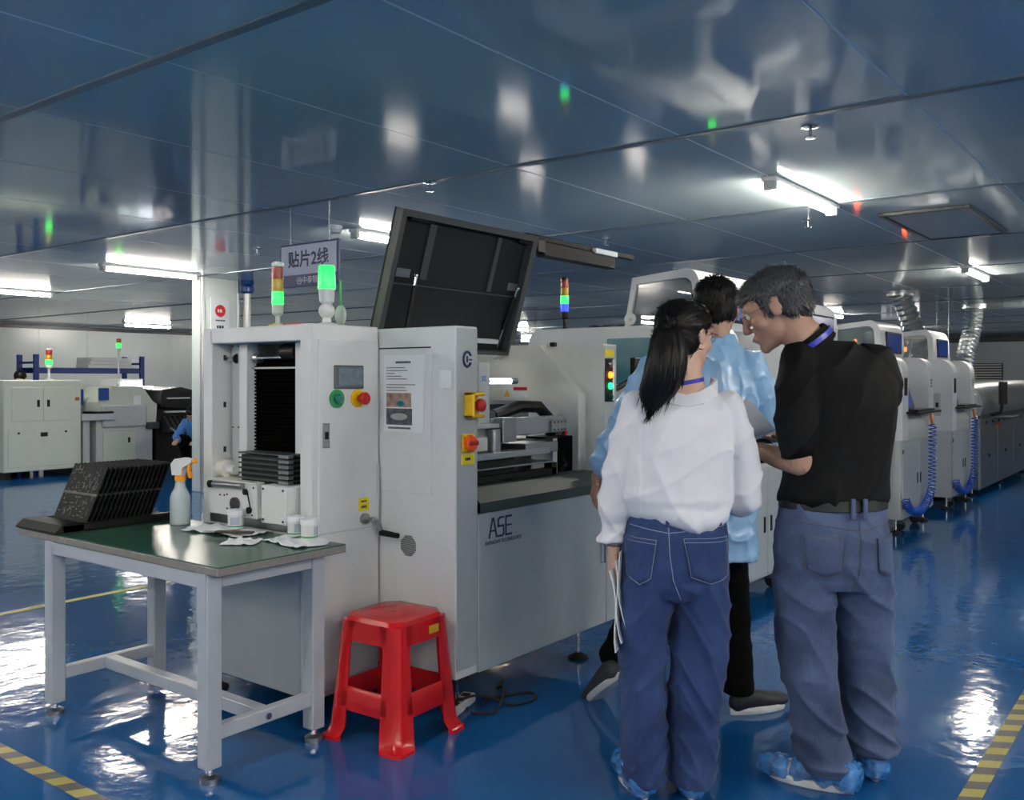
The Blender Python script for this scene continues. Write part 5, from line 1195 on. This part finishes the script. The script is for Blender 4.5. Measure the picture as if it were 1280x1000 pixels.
gl.tube([MHm @ Vector((-.0145, .1075, .008)), MHm @ Vector((0, .112, .012)), MHm @ Vector((.0145, .1075, .008))], .0011, 5)
gl.build('glasses', mat('dark_wire', '#3a3c3e', .3, .6), mbody)
MB().tube([Vector((-.226, .095, 1.131)) + Vector((.6, -.35, .0)).normalized() * .034 * math.cos(q) + Vector((0.1, .15, .95)).normalized() * .036 * math.sin(q) for q in [k * PI / 10 for k in range(21)]], .009, 8).build('wrist_watch', M_BLACK, Mn)
M_SNEAK = mat('sneaker_patches', '#9aa4ae', .5, var=.9, scale=14)
shoe(Mn, (.005, -.055, 0), -58, M_SNEAK, M_SOLEW, .285, M_COVER); s_ = shoe(Mn, (.15, .055, 0), 8, M_SNEAK, M_SOLEW, .27, M_COVER)
B(.128, .178, .005, .035, .065, .10, b=.006).build('red_heel_tab', M_RED, s_)
pb = thing('document_sheets', 'sheaf of white documents held by the man in black', 'paper', Mn.location, YAW)
R_ = Matrix.Translation((-.265, .33, 1.205)) @ Matrix.Rotation(math.radians(-24), 4, 'Y') @ Matrix.Rotation(math.radians(30), 4, 'X')
for k in range(4): B(-.09 + .004 * k, .10 + .003 * k, -.12, .12 - .004 * k, .003 * k, .003 * k + .0015, M=R_).build('sheet', M_PAPER, pb)

# ------------------------------------------------------------------ man in the light blue coat
Bl = person('person in a light blue work coat and black trousers walking away behind the woman', 870, 3.85)
MHb = HM(Vector((.092, .03, 1.672)), 22, -8, 0, 1.08)
bd = MB(); head_prims(bd, MHb)
eloft(bd, [(.80, .02, 0, .15, .11), (1.0, .02, 0, .15, .105), (1.2, .03, 0, .16, .11), (1.38, .045, 0, .165, .1), (1.47, .06, 0, .12, .08), (1.53, .075, 0, .07, .07)])
chain(bd, [((.07, .0, 1.48), .065), ((.085, .012, 1.58), .06)])
chain(bd, [((-.17, .0, 1.42), .055), ((-.29, .03, 1.18), .045), ((-.385, .10, 1.0), .03), ((-.40, .12, .96), .028)])
chain(bd, [((.225, .0, 1.42), .055), ((.28, .05, 1.17), .045), ((.17, .28, 1.12), .03)])
hand(bd, (-.40, .12, .96), (-.12, .15, -1), (.8, .2, 0), -1, .3); hand(bd, (.17, .28, 1.12), (-.6, .7, .2), (0, -.3, .9), 1, .4)
chain(bd, [((-.06, .0, .85), .08), ((-.20, .08, .46), .055), ((-.335, .12, .16), .038)])
chain(bd, [((.11, .0, .85), .08), ((.165, .04, .46), .055), ((.175, .0, .10), .038)])
bbody = solid('body', bd, .0062, SKIN1, Bl, 4); face_parts(MHb, bbody, HAIRB)
def d_coat(c):
    return .016 * crease(Vector((c.x * 7 + c.z * 5, c.y * 5, c.z * 4 - c.x * 6)), 5) + .009 * crease(Vector((c.x * 13, c.y * 10, c.z * 9 + 7))) + .0025 * noise.noise(Vector((c.x * 30, c.y * 30, c.z * 30)))
ct = MB()
eloft(ct, [(.645, .015, 0, .236, .175), (.80, .016, 0, .230, .168), (.98, .018, 0, .220, .155), (1.15, .022, 0, .220, .148), (1.30, .033, 0, .222, .14), (1.40, .042, 0, .205, .125), (1.46, .052, 0, .165, .105), (1.51, .066, 0, .115, .088), (1.545, .078, .005, .082, .078)])
chain(ct, [((-.165, .0, 1.42), .080), ((-.235, .015, 1.29), .078), ((-.29, .03, 1.18), .074), ((-.35, .07, 1.07), .066), ((-.375, .09, 1.02), .062)])
chain(ct, [((.215, .0, 1.42), .082), ((.262, .02, 1.30), .080), ((.288, .05, 1.17), .076), ((.24, .17, 1.13), .066), ((.19, .25, 1.12), .056)])
coat = solid('work_coat', ct, .0065, mat('blue_satin', '#96c2e8', .24, var=.06, scale=6, sheen=.25, bump=.06, bscale=200, spec=.6), Bl, 3, d_coat)
rs = []
for zz, e in ((-.03, 1.15), (.012, .98), (.018, 1.02), (-.028, 1.28)): rs.append([Vector((.082, .008, 1.552)) + Vector((.078 * e * math.cos(q), .074 * e * math.sin(q), zz)) for q in [2 * PI * j / 36 for j in range(36)]])
MB().rings(rs, cap=False).build('collar', MATS['blue_satin'], coat, angle=80)
tr_ = MB()
eloft(tr_, [(.9, .02, 0, .17, .125), (.78, .02, 0, .18, .135), (.70, .02, 0, .17, .12)])
chain(tr_, [((-.06, .0, .80), .095), ((-.14, .04, .62), .082), ((-.205, .08, .46), .072), ((-.27, .10, .31), .068), ((-.325, .12, .20), .066)])
eloft(tr_, [(.80, .11, 0, .085, .11), (.60, .145, .02, .070, .09), (.45, .165, .035, .064, .08), (.25, .172, .015, .060, .075), (.13, .172, .0, .062, .078), (.085, .172, .0, .064, .08)])
solid('trousers', tr_, .0065, mat('black_trousers', '#050506', .85, spec=.12), Bl, 4, lambda c: .005 * ridge(Vector((c.x * 6, c.y * 5, c.z * 13))))
hr = MB()
def HE3(c, r): hr.ell(MHb @ Vector(c), r, 22, M=MHb.to_3x3())
HE3((0, -.026, .046), (.086, .098, .084)); HE3((0, .020, .066), (.074, .070, .060)); HE3((0, -.062, .004), (.070, .054, .072)); HE3((0, .055, .075), (.055, .035, .028))
for s in (-1, 1): HE3((s * .063, -.04, .012), (.022, .04, .055)); HE3((s * .070, .014, .04), (.014, .024, .038))
hair3 = solid('hair', hr, .005, HAIRB, bbody, 3, lambda c: .003 * noise.noise(Vector((c.x * 60, c.y * 60, c.z * 40))))
F3 = MHb.to_3x3()
strands(MB(), hair3, 2600, .03, lambda c: F3 @ Vector((0, .3, -.3)) if (MHb.inverted() @ c).z > .08 else F3 @ Vector((0, -.1, -1)), .0016, 11, .005).build('strands', HAIRB, hair3)
M_NAVYS = mat('navy_shoe', '#0a0e1a', .6)
shoe(Bl, (.165, -.035, 0), 68, M_NAVYS, M_SOLEW, .27)
shoe(Bl, (-.325, .02, .115), -35, mat('grey_shoe', '#3a3c3e', .6), M_SOLEW, .27, None, -40)

# ------------------------------------------------------------------ workers at the far line
Wk = thing('person', 'crouching worker in blue work coat beside the white pillar', 'person', (8.62, 12.75, 0), math.radians(120))
bd = MB(); MK = HM(Vector((0, .28, .84)), 0, -35, 0, 1.05); head_prims(bd, MK)
chain(bd, [((0, .0, .42), .13), ((0, .10, .60), .15), ((0, .2, .72), .12), ((0, .24, .78), .06)])
for s in (-1, 1): chain(bd, [((s * .16, .18, .70), .055), ((s * .24, .30, .50), .045), ((s * .15, .48, .45), .035)]); chain(bd, [((s * .1, .0, .38), .09), ((s * .14, .34, .46), .07), ((s * .13, .18, .08), .05)]); hand(bd, (s * .15, .48, .45), (-.1 * s, .8, -.2), (0, 0, -1), -s, .4)
kb = solid('body', bd, .01, SKIN1, Wk, 3); face_parts(MK, kb, HAIRB)
ct = MB(); chain(ct, [((0, .0, .40), .17), ((0, .10, .60), .18), ((0, .19, .72), .14)])
for s in (-1, 1): chain(ct, [((s * .16, .18, .70), .075), ((s * .24, .30, .50), .065), ((s * .17, .44, .46), .052)])
solid('work_coat', ct, .012, mat('worker_blue', '#2a70b8', .45, sheen=.2), Wk, 3, lambda c: .008 * ridge(c * 9))
ct = MB()
for s in (-1, 1): chain(ct, [((s * .1, .0, .38), .105), ((s * .14, .34, .46), .085), ((s * .13, .18, .12), .062)])
solid('trousers', ct, .012, MATS['black_trousers'], Wk, 3)
for s in (-1, 1): shoe(Wk, (s * .13, .16, 0), 0, M_NAVYS, M_SOLEW, .26)
hr = MB(); hr.ell(MK @ Vector((0, -.03, .045)), (.09, .1, .085), 18, M=MK.to_3x3()); hr.ell(MK @ Vector((0, .02, .07)), (.075, .07, .055), 18, M=MK.to_3x3()); solid('hair', hr, .008, HAIRB, kb, 3)
Wq = thing('person', 'worker with only the black hair showing behind the far cabinet', 'person', (6.75, 14.75, 0), math.radians(-40))
bd = MB(); MK = HM(Vector((0, .05, 1.39)), 0, -30, 0, 1.0); head_prims(bd, MK)
eloft(bd, [(.6, 0, 0, .15, .11), (.85, 0, 0, .15, .11), (1.05, 0, .0, .16, .11), (1.2, 0, .02, .15, .09), (1.27, 0, .03, .07, .06)]); chain(bd, [((0, .02, 1.22), .06), ((0, .04, 1.33), .052)])
for s in (-1, 1): chain(bd, [((s * .17, .0, 1.17), .055), ((s * .2, .1, .92), .045), ((s * .12, .3, .95), .035)]); chain(bd, [((s * .09, 0, .65), .08), ((s * .09, .02, .35), .055), ((s * .09, 0, .06), .04)]); hand(bd, (s * .12, .3, .95), (-.1 * s, .9, 0), (0, 0, -1), -s, .4)
kb = solid('body', bd, .011, SKIN2, Wq, 3); face_parts(MK, kb, HAIRB)
ct = MB(); eloft(ct, [(.55, 0, 0, .19, .14), (.85, 0, 0, .18, .135), (1.05, 0, 0, .19, .13), (1.18, 0, .01, .17, .11), (1.24, 0, .02, .1, .08)])
for s in (-1, 1): chain(ct, [((s * .17, .0, 1.16), .075), ((s * .2, .1, .92), .065), ((s * .14, .26, .94), .05)])
solid('work_coat', ct, .012, MATS['worker_blue'], Wq, 3, lambda c: .008 * ridge(c * 9))
ct = MB()
for s in (-1, 1): chain(ct, [((s * .09, 0, .65), .1), ((s * .09, .02, .35), .075), ((s * .09, 0, .09), .065)])
solid('trousers', ct, .012, MATS['black_trousers'], Wq, 3)
for s in (-1, 1): shoe(Wq, (s * .09, -.03, 0), 0, M_NAVYS, M_SOLEW, .25)
hr = MB(); hr.ell(MK @ Vector((0, -.03, .045)), (.092, .105, .09), 18, M=MK.to_3x3()); hr.ell(MK @ Vector((0, .02, .07)), (.08, .075, .06), 18, M=MK.to_3x3()); solid('hair', hr, .008, HAIRB, kb, 3)
